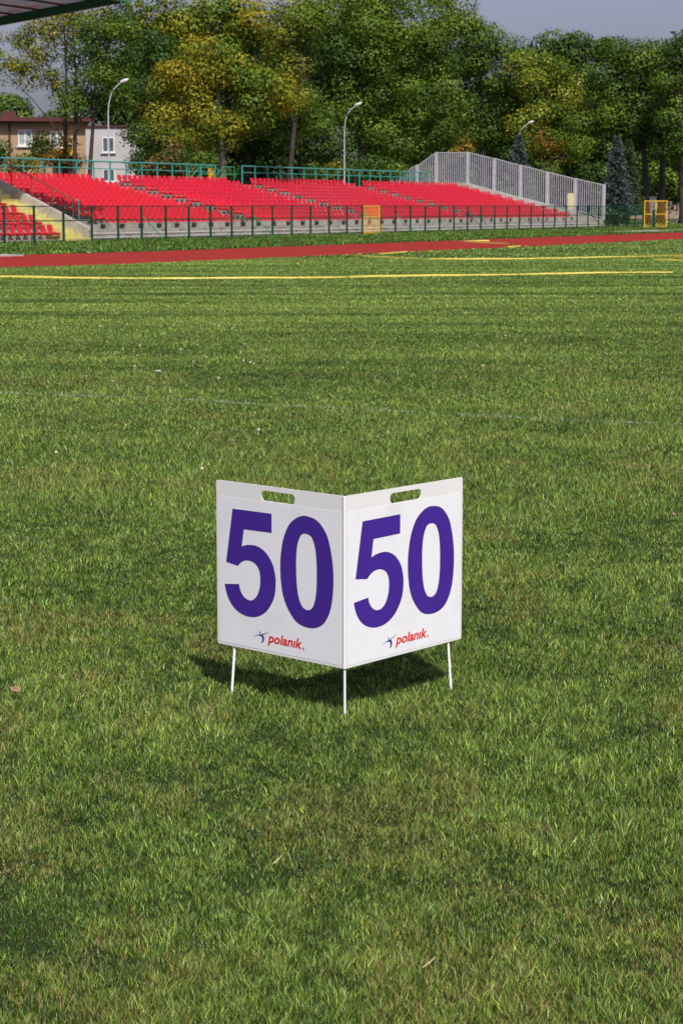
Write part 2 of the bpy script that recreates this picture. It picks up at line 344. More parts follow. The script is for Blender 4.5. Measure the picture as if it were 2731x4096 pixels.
# chalk line: short worn dashes painted on blades level
mb = MB()
lp = [(0, 1566), (300, 1578), (700, 1592), (1030, 1612), (1500, 1637), (2000, 1662), (2400, 1680), (2731, 1694)]
gp = [ground(a, b, .03) for a, b in lp]
for a, b in zip(gp[:-1], gp[1:]):
    L = (b-a).length; d = (b-a).normalized(); s = Vector((-d.y, d.x, 0)); q = 0
    dens = 48
    for _ in range(int(L*dens*6)):
        u = rnd.random()*L; c = a+d*u+s*rnd.gauss(0, .03)
        if vnoise(np.array([c.x*3.1]), np.array([c.y]), 3, 9)[0] < .22+.30*rnd.random()+.04*abs(c.x)/2.5: continue
        h = rnd.uniform(-.016, -.004); r = rnd.uniform(.0007, .0016); an = rnd.random()*3.14
        e = Vector((math.cos(an), math.sin(an), 0))*r; c = c+Vector((0, 0, h))
        mb.add([c-e, c+e, c+Vector((rnd.gauss(0, .006), rnd.gauss(0, .006), .014))], [(0, 1, 2)])
tag(mb.build('chalk_line', M['white']), kind='structure')

# ------------------------------------------------------------------ the folded distance board
PWD, PHT, ZB = .595, .5475, .164
FIVE = [(0.0811, 0.4582), (0.2660, 0.4598), (0.2660, 0.3992), (0.1333, 0.3974), (0.1227, 0.3374), (0.1497, 0.3452), (0.189, 0.3475), (0.2232, 0.3381), (0.2497, 0.3204), (0.271, 0.2928), (0.2816, 0.2597), (0.2836, 0.2315), (0.2776, 0.1939), (0.2599, 0.1614), (0.2332, 0.1342), (0.196, 0.1159), (0.1592, 0.1106), (0.1279, 0.1135), (0.0969, 0.1239), (0.0712, 0.142), (0.0534, 0.1656), (0.0433, 0.1896), (0.0398, 0.2042), (0.1076, 0.2112), (0.1127, 0.1938), (0.124, 0.1782), (0.1386, 0.1678), (0.1542, 0.1636), (0.1709, 0.1646), (0.1883, 0.1747), (0.2016, 0.1917), (0.2101, 0.2148), (0.2128, 0.2387), (0.2108, 0.2599), (0.2029, 0.2768), (0.1888, 0.2893), (0.1652, 0.2966), (0.1391, 0.295), (0.1183, 0.286), (0.1027, 0.2735), (0.0474, 0.2800)]
SHARP5 = {0, 1, 2, 3, 4, 22, 23, 39, 40}
ZO = [(0.4443, 0.4662), (0.4123, 0.467), (0.3794, 0.4553), (0.3467, 0.4296), (0.3222, 0.3837), (0.3107, 0.333), (0.3080, 0.2982), (0.3095, 0.2557), (0.3181, 0.2084), (0.3354, 0.1704), (0.3626, 0.1377), (0.3846, 0.1216), (0.4094, 0.114), (0.4454, 0.1117), (0.4789, 0.1187), (0.5071, 0.1358), (0.5296, 0.1683), (0.5419, 0.2062), (0.5475, 0.2487), (0.5486, 0.2882), (0.5447, 0.3318), (0.535, 0.3763), (0.5209, 0.414), (0.4984, 0.4419), (0.4732, 0.4593)]
ZI = [(0.4290, 0.4133), (0.4068, 0.4094), (0.393, 0.3918), (0.3837, 0.3647), (0.3798, 0.3299), (0.3792, 0.2946), (0.3808, 0.259), (0.3847, 0.2265), (0.3929, 0.1968), (0.4066, 0.1751), (0.4240, 0.1666), (0.4419, 0.168), (0.4576, 0.1797), (0.4688, 0.2065), (0.4743, 0.2416), (0.476, 0.2807), (0.4754, 0.3166), (0.4721, 0.3526), (0.4649, 0.3821), (0.451, 0.4053)]
MAN = [(0.1765, 0.0468), (0.1975, 0.0551), (0.2105, 0.0583), (0.2215, 0.0612), (0.2345, 0.0656), (0.2540, 0.0719), (0.2369, 0.0641), (0.2224, 0.0581), (0.2272, 0.0527), (0.2287, 0.0447), (0.2253, 0.0348), (0.2128, 0.0298), (0.218, 0.0366), (0.22, 0.0441), (0.2168, 0.0502), (0.2072, 0.0537), (0.1966, 0.0525)]
def catmull(pts, sharp=(), k=6):
    out = []; n = len(pts)
    for i in range(n):
        p0, p1, p2, p3 = [Vector((*pts[(i+j) % n], 0)) for j in (-1, 0, 1, 2)]
        if i in sharp: p0 = p1*2-p2 if (i+1) % n in sharp else p1-(p2-p1)*.6
        if (i+1) % n in sharp: p3 = p2*2-p1 if i in sharp else p2+(p2-p1)*.6
        if i in sharp and (i+1) % n in sharp: out.append((p1.x, p1.y)); continue
        for q in range(k):
            t = q/k
            v = .5*((2*p1)+(p2-p0)*t+(2*p0-5*p1+4*p2-p3)*t*t+(3*p1-p0-3*p2+p3)*t**3); out.append((v.x, v.y))
    return out
def offset_loop(l, d):
    n = len(l); out = []; area = sum(l[i][0]*l[(i+1) % n][1]-l[(i+1) % n][0]*l[i][1] for i in range(n)); sg = 1 if area > 0 else -1
    for i in range(n):
        a, b, c = [Vector((*l[(i+j) % n], 0)) for j in (-1, 0, 1)]
        e1 = (b-a).normalized(); e2 = (c-b).normalized(); nn = Vector((e1.y+e2.y, -e1.x-e2.x, 0)).normalized()*sg*d; out.append((b.x+nn.x, b.y+nn.y))
    return out
def rrect(x0, x1, y0, y1, r, k=6):
    o = []
    for cx, cy, a in ((x1-r, y1-r, 0), (x0+r, y1-r, 90), (x0+r, y0+r, 180), (x1-r, y0+r, 270)):
        for i in range(k+1): t = R_(a+90*i/k); o.append((cx+r*math.cos(t), cy+r*math.sin(t)))
    return o
def text_mesh(body, x, y, size, shear, off, sx=1.0, extr=.0002):
    cu = bpy.data.curves.new('t', 'FONT'); cu.body = body; cu.size = size; cu.shear = shear; cu.offset = off; cu.extrude = extr; cu.resolution_u = 4
    ob = bpy.data.objects.new('t', cu); COL.objects.link(ob); C.view_layer.update()
    me = bpy.data.meshes.new_from_object(ob.evaluated_get(C.evaluated_depsgraph_get()))
    vs = np.array([v.co[:] for v in me.vertices]); fs = [tuple(p.vertices) for p in me.polygons]
    bpy.data.objects.remove(ob); bpy.data.curves.remove(cu); bpy.data.meshes.remove(me)
    vs[:, 0] = (vs[:, 0])*sx+x; vs[:, 1] += y
    return vs, fs
board = empty('distance_board', (0, 0, 0))
tag(board, 'white folded field marker board reading 50 on both panels, standing on three thin rods', 'sign')
fold = ground(1378, 2878); fold.z = 0
Lo = Vector((-.408, 6.478, 0)); Ro = Vector((.3985, 6.543, 0))
board.location = fold
def panel_side(a, b, side):
    # a = panel's left end, b = right end (world ground); u from a to b, v up, k out of the front
    d = (b-a); d.z = 0; d.normalize(); nrm = Vector((d.y, -d.x, 0))
    def f(u, v, k): return a-fold+d*u+nrm*k+Vector((0, 0, ZB+v))
    W = (b-a).length
    body = MB().prism([rrect(0, W, 0, PHT, .007), rrect(.2165/PWD*W, .3745/PWD*W, .4995, .5325, .0145)], f, .004)
    pn = body.build('panel', M['plastic'], board)
    kx = W/PWD; q = lambda l: [(x*kx, y) for x, y in l]
    lo, hi = (.012, .584) 
    MB().prism([q(rrect(lo, hi, .0085, .4968, .008))], lambda u, v, k: f(u, v, .0042+k), .0004).build('sticker', M['sticker'], pn)
    f5 = q(catmull(FIVE, SHARP5)); fo, fi = q(catmull(ZO)), q(catmull(ZI))
    MB().prism([offset_loop(f5, .0012)], lambda u, v, k: f(u, v, .0048+k), .0002).prism([offset_loop(fo, .0012), offset_loop(fi, -.0012)], lambda u, v, k: f(u, v, .0048+k), .0002).build('digit_outline', M['dark_ink'], pn)
    MB().prism([f5], lambda u, v, k: f(u, v, .0052+k), .0002).build('digit', M['ink'], pn)
    MB().prism([fo, fi], lambda u, v, k: f(u, v, .0052+k), .0002).build('digit', M['ink'], pn)
    head = [(.2091+.0026*math.cos(t*.4), .0641+.0038*math.sin(t*.4)) for t in range(16)]
    MB().prism([q(catmull(MAN, {0, 5, 10, 11}, 4))], lambda u, v, k: f(u, v, .0048+k), .0003).prism([q(head)], lambda u, v, k: f(u, v, .0048+k), .0003).build('emblem', M['blue_ink'], pn)
    mb = MB()
    vs, fs = text_mesh('polan\u0131k', .250, .0365, .0415, .22, .0011)
    wx = vs[:, 0].max()-vs[:, 0].min(); vs[:, 0] = (vs[:, 0]-vs[:, 0].min())/wx*(.4075-.2455)+.2455
    hy = (.0690-.0268)/(vs[:, 1].max()-vs[:, 1].min()); vs[:, 1] = (vs[:, 1]-vs[:, 1].min())*hy+.0268
    mb.add([f(x*kx, y, .0050+z) for x, y, z in vs], fs)
    mb.build('lettering', M['red_ink'], pn)
    mb = MB(); vs, fs = text_mesh('\u00ae', .408, .0345, .012, 0, 0)
    mb.add([f(x*kx, y, .0050+z) for x, y, z in vs], fs); mb.build('registered_mark', M['red_ink'], pn)
panel_side(Lo, fold, 0); panel_side(fold, Ro, 1)
MB().tube([(0, -.001, ZB+.001), (0, -.001, ZB+PHT-.001)], .0065, 16).build('hinge', M['plastic'], board, True)
def rod(foot, top):
    MB().tube([foot, top], .0042, 12).build('rod', M['rod'], board, True)
def onp(a, b, fr, back=.006):
    p = a.lerp(b, fr)-fold; return p
g1 = ground(924, 2790)-fold; tp = onp(Lo, fold, .125)
rod((g1.x, g1.y, -.03), (tp.x+.004, tp.y+.004, ZB+.004))
g2 = ground(1806, 2768)-fold; tp = onp(fold, Ro, .895)
rod((g2.x, g2.y, -.03), (tp.x-.003, tp.y+.004, ZB+.004))
rod((.001, .0, -.05), (.0, .002, ZB+.004))

# small things lying in the grass
DD = [(252,130),(310,125),(462,122),(505,103),(585,113),(643,213),(567,226),(372,254),(829,229),(889,285),(947,265),(1006,122),(1124,204),(1105,243),(1225,224),(1120,281),(1150,290),(1166,293),(1005,361),(399,352),(620,308),(1188,600),(259,704),(929,780)]
DD = [(x/1.1487, 1200+y/1.1487) for x, y in DD]+[(2345, 1395), (2020, 1345), (2280, 1380), (1930, 1465), (2100, 1360)]
def mushroom():
    mb = MB(); mb.tube([(0, 0, -.05), (.002, 0, -.01), (0, 0, .004)], [.0035, .003, .003], 8)
    mb.tube([(0, 0, .002), (0, 0, .004), (0, 0, .012), (0, 0, .019), (0, 0, .022)], [.003, .013, .0125, .007, .001], 12)
    return mb.build('mushroom', M['fungus'], None, True)
M['fungus'] = mat('pale_fungus', (.55, .47, .34), .7, .1, 60)
M['straw'] = mat('dry_straw', (.5, .42, .24), .8, .1, 30)
d0 = mushroom()
for i, (x, y) in enumerate(DD):
    o = d0 if i == 0 else d0.copy()
    if i: COL.objects.link(o)
    v = ground(x, y, .038); o.location = v; o.scale = (rnd.uniform(.55, 1.0),)*3; o.rotation_euler = (rnd.uniform(-.2, .2), rnd.uniform(-.2, .2), rnd.random()*6)
    tag(o, 'small pale mushroom standing in the mown grass behind the board', 'mushroom', 'pale mushrooms in the grass')
mb = MB(); mb.add([(-.03, -.02, 0), (.0, -.03, .01), (.035, -.01, .004), (.03, .02, .01), (0, .02, .018), (-.03, .02, .005)], [(0, 1, 4, 5), (1, 2, 3, 4)])
o = mb.build('paper_scrap', M['white']); o.location = ground(631, 1487, .03); tag(o, 'crumpled white paper scrap in the grass among the pale mushrooms', 'litter')
# lone dry stalks lying on the turf
for i, (ax, ay, bx, by, lb) in enumerate([(395, 2025, 418, 2075, 'dry straw stalk left of the board, half way up'), (1092, 3455, 1128, 3420, 'pale dry stalk in front of the board, near the middle'), (1690, 3870, 1740, 3828, 'pale dry stalk lowest right of the picture middle')]):
    MB().tube([ground(ax, ay, .03), ground((ax+bx)/2+4, (ay+by)/2, .037), ground(bx, by, .035)], [.0013, .0016, .001], 6).build('dry_stalk', M['straw']); o = COL.objects[-1]
    tag(o, lb, 'stalk')
def dead_leaf(px, py, label, sz, n=3):
    mb = MB()
    for k in range(n):
        c = Vector((rnd.gauss(0, sz*.5), rnd.gauss(0, sz*.5), rnd.uniform(0, sz*.4))); an = rnd.random()*6; a = Vector((math.cos(an), math.sin(an), rnd.uniform(-.3, .5)))*sz; b = Vector((-a.y, a.x, rnd.uniform(-.02, .02)))*.5
        mb.add([c-a, c-a*.3+b, c+a*.5+b*.8, c+a, c+a*.5-b*.8, c-a*.3-b, c+Vector((0, 0, sz*.35))], [(0, 1, 6), (1, 2, 6), (2, 3, 6), (3, 4, 6), (4, 5, 6), (5, 0, 6)])
    o = mb.build('dead_leaf', M['deadleaf']); o.location = ground(px, py, .04); return tag(o, label, 'leaf')
M['deadleaf'] = mat('dry_leaf', (.20, .11, .06), .8, .4, 40, col2=(.34, .22, .15))
dead_leaf(65, 2762, 'crumpled brown leaf clump in the grass left of the board', .013, 8)
dead_leaf(860, 2150, 'brown leaf in the grass at the left edge of the board', .014)
dead_leaf(2170, 1354, 'tiny dark brown leaf far out on the turf at right', .05, 1)
dead_leaf(455, 1525, 'pale brown leaf far out on the turf at left', .03, 2)
dead_leaf(2695, 2060, 'brown leaf in the grass at the right edge of the view', .016)

# ------------------------------------------------------------------ fence along the track
fence = empty('track_fence', P(0, 0, 0), ROTU); tag(fence, 'long low green metal fence with mesh panels between the track and the stands', 'fence')
FX = [18, 138, 255, 368, 473, 567, 664, 756, 843, 927, 1010, 1090, 1167, 1242, 1316, 1387, 1449, 1520, 1581, 1641, 1700, 1757, 1815, 1869, 1922, 1977, 2027, 2076, 2123, 2171, 2217, 2262, 2306, 2350, 2393, 2433, 2471, 2507, 2540, 2569]
FS = [-4.0, -2.0]+[s_at(x, 0, .8) for x in FX]
FH = 1.60
gate_i = FS.index(s_at(1449, 0, .8))
for i, s in enumerate(FS):
    MB().box(s-.045, s+.045, -.035, .035, -.1, FH+.01).build('post', M['green'], fence)
    if i in (2+0, 2+1, 2+2, 2+3):                         # second line of posts at the stair
        pass
rl = MB()
for (a, b) in ((0, gate_i), (gate_i+1, len(FS)-1)):
    rl = MB(); rl.box(FS[a]+.036, FS[b]-.036, -.02, .02, FH-.05, FH-.005); rl.build('top_rail', M['green'], fence)
    rl = MB(); rl.box(FS[a]+.036, FS[b]-.036, -.038, -.0355, .93, .98); rl.build('middle_rail', M['green'], fence)
for i in range(len(FS)-1):
    if i == gate_i: continue
    a, b = FS[i]+.04, FS[i+1]-.04; mb = MB(); k = int((b-a)/.055)
    for j in range(k): x = a+(j+.5)*(b-a)/k; mb.box(x-.0018, x+.0018, -.002, .002, .06, FH-.055)
    for j in range(9): z = .1+j*.17; mb.box(a, b, .0025, .006, z-.002, z+.002)
    mb.build('mesh_panel', M['green'], fence)
for i in (5, 10, 18, 23, 33):
    s = s_at(FX[i], 0, .8); MB().bar((s+.02, -.045, 1.12), (s+.05, -1.25, 0.0), .035).build('brace', M['lgreen'] if i < 20 else M['green'], fence)
# yellow gate in the fence
def gate(name, w, h, label, loc, rz, split=.62, upper_only=False, vert=False, cell=.05, wire=.011):
    g = empty(name, loc, rz); tag(g, label, 'gate')
    f = MB(); b = .055
    f.box(0, b, -.025, .025, .03, h); f.box(w-b, w, -.025, .025, .03, h); f.box(b, w-b, -.025, .025, h-b, h); f.box(b, w-b, -.025, .025, .05, .05+b)
    zm = h*split; f.box(b, w-b, -.025, .025, zm-b/2, zm+b/2)
    if vert: f.box(w/2-.025, w/2+.025, -.022, .022, zm+b/2, h-b)
    f.build('gate_frame', M['yel'], g)
    for (z0, z1) in ((.05+b, zm-b/2), (zm+b/2, h-b)):
        mb = MB(); k = int((w-2*b)/cell)
        for j in range(1, k): x = b+j*(w-2*b)/k; mb.box(x-wire/2, x+wire/2, -.003, .0, z0, z1)
        k = int((z1-z0)/cell)
        for j in range(1, k): z = z0+j*(z1-z0)/k; mb.box(b, w-b, .0005, .0035, z-wire/2, z+wire/2)
        mb.build('gate_mesh', M['yel'], g)
    MB().box(w-b-.02, w-b+.01, -.06, -.026, h*.52, h*.56).build('latch', M['galv'], g)
    return g
sg = FS[gate_i]+.05; wg = FS[gate_i+1]-.05-sg
gate('yellow_gate', wg, FH+.02, 'yellow framed mesh gate in the green fence in front of the red seats', P(sg, -.0, 0), ROTU, .60, wire=.0065)
p = ground(2573, 911); gate('yellow_gate', 1.72, 1.98, 'yellow framed mesh gate standing open beyond the stand at right', p, R_(4), .5, vert=True, wire=.003)
# fat green post by that gate and the lower fence beyond
fp = empty('gate_post', ground(2612, 912)); tag(fp, 'thick green post in front of the open yellow gate at right', 'post')
MB().box(-.10, .10, -.10, .10, 0, 1.28).build('post_body', M['green'], fp); MB().box(-.12, .12, -.12, .12, 1.283, 1.32).build('post_cap', M['green'], fp)
f2 = empty('low_fence', ground(2672, 912)); tag(f2, 'low green fence running off to the right beyond the yellow gate', 'fence')
for i in range(5): MB().box(i*2-.03, i*2+.03, -.03, .03, 0, 1.22).build('post', M['green'], f2)
MB().box(0, 8, -.02, .02, 1.225, 1.26).build('top_rail', M['green'], f2); MB().box(0.03, 7.97, -.036, -.031, .55, .59).build('middle_rail', M['green'], f2)

# ------------------------------------------------------------------ grandstand (right, shallow) and left stand (steep)
TF = 1.7; RR, RZ, NR = .92, .217, 12
S_W = s_at(357, 1.2, .5)                                   # right face of slanted wall
S_E = s_at(2415, 1.6, .6)-.3                                # far end
def rowt(i): return TF+1.35+RR*i                           # front edge of row floor
def rowz(i): return .50+RZ*i
stand = empty('grandstand', P(0, 0, 0), ROTU); tag(stand, 'long shallow concrete terrace of stepped rows under the red seats', 'grandstand')
mb = MB(); prof = [(TF, -.1), (TF, .15), (TF+.45, .15), (TF+.45, .33), (TF+.9, .33), (TF+.9, .50)]
for i in range(NR):
    prof += [(rowt(i)+(0 if i == 0 else 0), rowz(i)), (rowt(i)+RR, rowz(i))]
prof[6] = (rowt(0), rowz(0))
prof += [(rowt(NR-1)+RR+1.6, rowz(NR-1)), (rowt(NR-1)+RR+1.6, -.1)]
pf = []
for q in prof:
    if not pf or pf[-1] != q: pf.append(q)
mb.prism([pf], lambda u, v, k: Vector((S_W+.02+k, u, v)), S_E-S_W-.04)
mb.build('terrace', M['concrete'], stand)
# white nosings on the low tiers, supports and dark blocks coloured as shaded openings beneath the first row
M['nosing'] = mat('limewashed_edge', (.62, .59, .54), .9, .12, 2.0, dirt=(.35, .33, .3), dscale=1.5)
nos = MB()
for (t, z) in ((TF, .15), (TF+.45, .33)): nos.box(S_W+.1, S_E-.1, t-.025, t+.12, z-.045, z+.02)
nos.build('tier_nosing', M['nosing'], stand)
sup = MB(); opn = MB(); s = S_W+4.0; k = 0
while s < S_E-2:
    MB().box(s, s+.42, TF+.93, TF+1.3, .503, .80).build('beam_support', M['pale'], stand); MB().box(s-.50, s-.22, TF+1.22, TF+1.322, .56, .74).build('opening_shade_block', M['dark'], stand)
    s += 1.62; k += 1
fr = MB().box(S_W+3.6, S_E-1.6, TF+1.32, TF+1.5, .503, .77); fr.build('seat_beam', M['concrete'], stand)

# aisles (s intervals): gaps between seat blocks
s_top = lambda px: s_at(px, rowt(11)+.5, 3.2)
A1 = (s_at(375, rowt(10)+.5, 3.2), s_at(471, rowt(10)+.5, 3.2)); A2 = (s_at(930, rowt(10)+.5, 3.2), s_at(1004, rowt(10)+.5, 3.2)); A3 = (s_at(1391, rowt(10)+.5, 3.2), s_at(1451, rowt(10)+.5, 3.2))
S0 = s_at(428, rowt(0)+.4, .8); S1 = s_at(2290, rowt(0)+.4, .8)
print('aisles', S_W, S0, A1, A2, A3, S1, S_E)
st = MB()
for (a, b) in (A1, A2, A3):
    c = (a+b)/2
    for i in range(NR-1):
        st.box(c-.45, c+.45, rowt(i)+RR-.3, rowt(i)+RR-.002, rowz(i)+.002, rowz(i)+RZ/2)
    for i in range(1, NR-1):
        st.box(a+.02, a+.3, rowt(i)+.25, rowt(i)+.55, rowz(i)+.002, rowz(i)+.30)
st.build('aisle_steps', M['pale'], stand)
# end wall with sloping top
ew = [(TF-.1, -.1), (TF-.1, .56), (TF+.1, .62), (TF+11.4, 3.38), (TF+14.0, 3.38), (TF+14.6, -.1)]
MB().prism([ew], lambda u, v, k: Vector((S_E+k, u, v)), .28).build('end_wall', M['pale'], stand)
# seats
def seat_grid():
    st = [(-.40, -.055, .38, 0), (-.415, -.01, .40, 0), (-.37, .012, .42, .008), (-.22, -.012, .42, .03), (-.08, -.005, .34, .035), (.02, .05, .33, .03), (.055, .20, .40, .03), (.085, .31, .35, .025), (.095, .37, .24, .015)]
    nc = 7; vs = []; fs = []
    for L in (0, 1):
        for (y, z, w, c) in st:
            for j in range(nc):
                q = (j/(nc-1))*2-1; e = abs(q)**2.2
                back = z > .05
                yy = y-(c*e if back else 0)+(L*.028 if back else 0); zz = z+(0 if back else c*e)-(L*.022 if not back else 0)
                vs.append((q*w/2, yy, zz))
    ns = len(st); o = ns*nc
    for i in range(ns-1):
        for j in range(nc-1):
            a = i*nc+j; fs += [(a, a+1, a+nc+1, a+nc), (o+a, o+a+nc, o+a+nc+1, o+a+1)]
    for i in range(ns-1):
        fs += [(i*nc, (i+1)*nc, o+(i+1)*nc, o+i*nc), (i*nc+nc-1, o+i*nc+nc-1, o+(i+1)*nc+nc-1, (i+1)*nc+nc-1)]
    for j in range(nc-1):
        fs += [(j, o+j, o+j+1, j+1), ((ns-1)*nc+j, (ns-1)*nc+j+1, o+(ns-1)*nc+j+1, o+(ns-1)*nc+j)]
    return vs, fs
sv, sf = seat_grid()
smb = MB().add(sv, sf); smb.box(-.2, .2, -.33, -.05, -.10, -.03)
seat_me = {}
def ordinal(n):
    w1 = 'zeroth first second third fourth fifth sixth seventh eighth ninth tenth eleventh twelfth thirteenth fourteenth fifteenth sixteenth seventeenth eighteenth nineteenth'.split()
    tens = {2: 'twenty', 3: 'thirty', 4: 'forty', 5: 'fifty', 6: 'sixty'}; tth = {2: 'twentieth', 3: 'thirtieth', 4: 'fortieth', 5: 'fiftieth', 6: 'sixtieth'}
    if n < 20: return w1[n]
    return tth[n//10] if n % 10 == 0 else tens[n//10]+'-'+w1[n % 10]
seat0 = smb.build('stadium_seat', M['seat'], None, True)
seat0b_me = seat0.data.copy(); seat0b_me.materials.clear(); seat0b_me.materials.append(M['seat2'])
PIT = .525
seats = []                                                 # (s,t,z,row,index,stand)
for r in range(11):
    t = rowt(r)+.52; z = rowz(r)+.30
    segs = [(S0 if r else S0, A1[0]), (A1[1], A2[0]), (A2[1], A3[0]), (A3[1], S1)]
    idx = 0
    for bi, (a, b) in enumerate(segs):
        # back rows carry on to the slanted wall and each end is ragged
        n = int((b-a)/PIT)
        for k in range(n):
            idx += 1; seats.append((a+(k+.5)*PIT, t, z, r, idx, 0, bi))
left = []
LT0 = 1.3; LR, LZ = 1.0, .44
S_WL = S_W-.32; LSE = S_WL-1.35                            # left stand seats end before the stairs
for r in range(9):
    for k in range(9):
        s = LSE-.27-k*.55; left.append((s, LT0+LR*r+.62, .40+LZ*r, r, k+1, 1, 0))
def visible(s, t, z):
    v = P(s, t, z); dep = v.y*cp+(CAMH-z)*sp; xx = v.x/dep*F+PW/2; yy = PH/2-((z-CAMH)*cp+v.y*sp)/dep*F
    return -25 < xx < PW+25, dep, xx
inview = [q for q in left+seats if visible(*q[:3])[0]]
inview.sort(key=lambda q: visible(*q[:3])[1]); near = inview[:300]; far = inview[300:]
print('seats', len(inview), len(left))
for i, (s, t, z, r, k, stn, bi) in enumerate(near):
    o = seat0 if i == 0 else seat0.copy()
    if i: COL.objects.link(o)
    if rnd.random() < .18: o.data = seat0b_me
    o.location = P(s, t, z); o.rotation_euler = (R_(rnd.gauss(0, 1.2)), 0, ROTU+R_(rnd.gauss(0, 1.5)))
    if stn:
        lab = 'red seat left of the yellow stairs, %s row up, %s from them' % (ordinal(r+1), ordinal(k)); grp = 'red seats left of the yellow stairs'
    else:
        lab = 'red seat in the long stand, %s row up, %s right of the slanted wall' % (ordinal(r+1), ordinal(k)); grp = 'red seats in rows on the long stand'
    tag(o, lab, 'seat', grp)
sv_, sf_ = np.array([v.co[:] for v in seat0.data.vertices]), [tuple(p.vertices) for p in seat0.data.polygons]
sfa = np.array(sf_)
c, sn = math.cos(ROTU), math.sin(ROTU); Vs = []; Fs = []
for i, q in enumerate(far):
    a = R_(rnd.gauss(0, 1.5)); ca, sa = math.cos(a), math.sin(a)
    X = sv_[:, 0]*ca-sv_[:, 1]*sa; Y = sv_[:, 0]*sa+sv_[:, 1]*ca; p = P(*q[:3])
    Vs.append(np.stack([X*c-Y*sn+p.x, X*sn+Y*c+p.y, sv_[:, 2]+p.z], 1)); Fs.append(sfa+i*len(sv_))
fo_ = np_mesh('distant_seats', np.concatenate(Vs), np.concatenate(Fs), None, M['seat'])
fo_.data.polygons.foreach_set('use_smooth', [True]*len(fo_.data.polygons))
tag(fo_, 'rows upon rows of red plastic seats farther along the long stand', 'seats', kind='stuff')

# left stand
ls = empty('side_stand', P(0, 0, 0), ROTU); tag(ls, 'steep concrete stand with red seats and pale yellow stairs at the left edge', 'grandstand')
pf = [(LT0, -.1), (LT0, .10)]
pf = [(LT0, -.1)]
for r in range(10): pf += [(LT0+LR*r, .10+LZ*r), (LT0+LR*(r+1), .10+LZ*r)]
pf += [(LT0+10*LR, -.1)]
MB().prism([pf], lambda u, v, k: Vector((LSE-14+k, u, v)), 14).build('terrace', M['pale'], ls)
pf = [(LT0-.45, -.1)]
for r in range(20): pf += [(LT0-.45+LR/2*r, .16+LZ/2*r), (LT0-.45+LR/2*(r+1), .16+LZ/2*r)]
pf += [(LT0-.45+LR*10, -.1)]
MB().prism([pf], lambda u, v, k: Vector((LSE+.003+k, u, v)), S_WL-LSE-.006).build('stairs', M['yellowp'], ls)
wt0 = TF-.7
pf = [(wt0, -.1), (wt0, .55), (wt0+.25, .68), (wt0+11, .68+.435*10.75), (wt0+11, -.1)]
MB().prism([pf], lambda u, v, k: Vector((S_WL+k, u, v)), .318).build('side_wall', M['pale'], ls)
hr = empty('handrail', P(0, 0, 0), ROTU); tag(hr, 'brown metal handrail sloping along the top of the slanted concrete wall', 'handrail')
wz = lambda t: .68+.435*(t-wt0-.25)
sc_ = S_WL+.22
MB().tube([(sc_, wt0+.9, wz(wt0+.9)+.9), (sc_, wt0+10.9, wz(wt0+10.9)+.98)], .032, 8).build('top_rail', M['rust'], hr)
for k in range(9):
    t = wt0+1.0+k*1.15; MB().tube([(sc_, t, wz(t)-.05), (sc_, t, wz(t)+.92)], .025, 8).build('post', M['rust'], hr)
MB().tube([(S_W+.15, wt0+.85, .5), (S_W+.15, wt0+.85, wz(wt0+.9)+.9), (sc_, wt0+.9, wz(wt0+.9)+.9)], .028, 8).build('end_post', M['teal'], hr)

# teal back railings
TB = rowt(10)+RR+.25
def railing(s0, s1, n, label, zb=2.7, ztop=4.08):
    r = empty('back_railing', P(0, 0, 0), ROTU); tag(r, label, 'railing')
    MB().tube([(s0, TB, ztop), (s1, TB, ztop-.02)], .045, 8).build('top_rail', M['teal'], r)
    MB().tube([(s0, TB, ztop-.40), (s1, TB, ztop-.42)], .028, 8).build('middle_rail', M['teal'], r)
    for i in range(n+1):
        s = s0+.05+(s1-s0-.1)*i/n; MB().box(s-.035, s+.035, TB-.03, TB+.03, zb, ztop-.02).build('post', M['teal'], r)
ra = s_at(-60, TB, 4); rb = s_at(862, TB, 4); rc_ = s_at(967, TB, 4); rd = s_at(1715, TB, 4)
railing(ra, rb, round((rb-ra)/1.62), 'teal pipe railing along the back of the stand, left of the rear stair opening')
railing(rc_, rd, round((rd-rc_)/1.62), 'teal pipe railing along the back of the stand, right of the rear stair opening')
yp = empty('yellow_post', P(s_at(853, TB+.1, 3.4), TB+.25, 0), ROTU); tag(yp, 'short yellow box post at the end of the left teal railing', 'post')
MB().box(-.16, .16, -.12, .12, 2.6, 3.85).build('post_body', M['yel'], yp); MB().box(-.18, .18, -.14, .14, 3.852, 3.89).build('post_cap', M['yel'], yp)
sr = empty('stair_handrail', P(0, 0, 0), ROTU); tag(sr, 'green looped handrail of the rear stairs in the railing gap', 'handrail')
h0 = s_at(865, TB+.6, 4); h1 = s_at(950, TB+.6, 4)
MB().tube([(h0, TB+.6, 3.5), (h0+.9, TB+.6, 4.0), (h1-.3, TB+.6, 4.02), (h1, TB+.6, 3.88), (h1, TB+.6, 3.65), (h1-.3, TB+.6, 3.55), (h0+.9, TB+.6, 3.55), (h0, TB+.6, 3.1)], .035, 8).build('loop_rail', M['lgreen'], sr)
for s in (h0+.2, h0+1.1, h1-.4): MB().tube([(s, TB+.6, 2.4), (s, TB+.6, 3.95)], .03, 8).build('post', M['lgreen'], sr)
sr = empty('stair_handrail', P(0, 0, 0), ROTU); tag(sr, 'green sloping handrail of the rear stairs behind the left teal railing', 'handrail')
h0 = s_at(752, TB+.9, 4); h1 = s_at(845, TB+.9, 4)
MB().tube([(h0, TB+.9, 3.1), (h0+1.3, TB+.9, 3.95), (h1, TB+.9, 3.98)], .035, 8).tube([(h0+.4, TB+.9, 2.95), (h0+1.4, TB+.9, 3.55), (h1, TB+.9, 3.58)], .03, 8).build('loop_rail', M['lgreen'], sr)
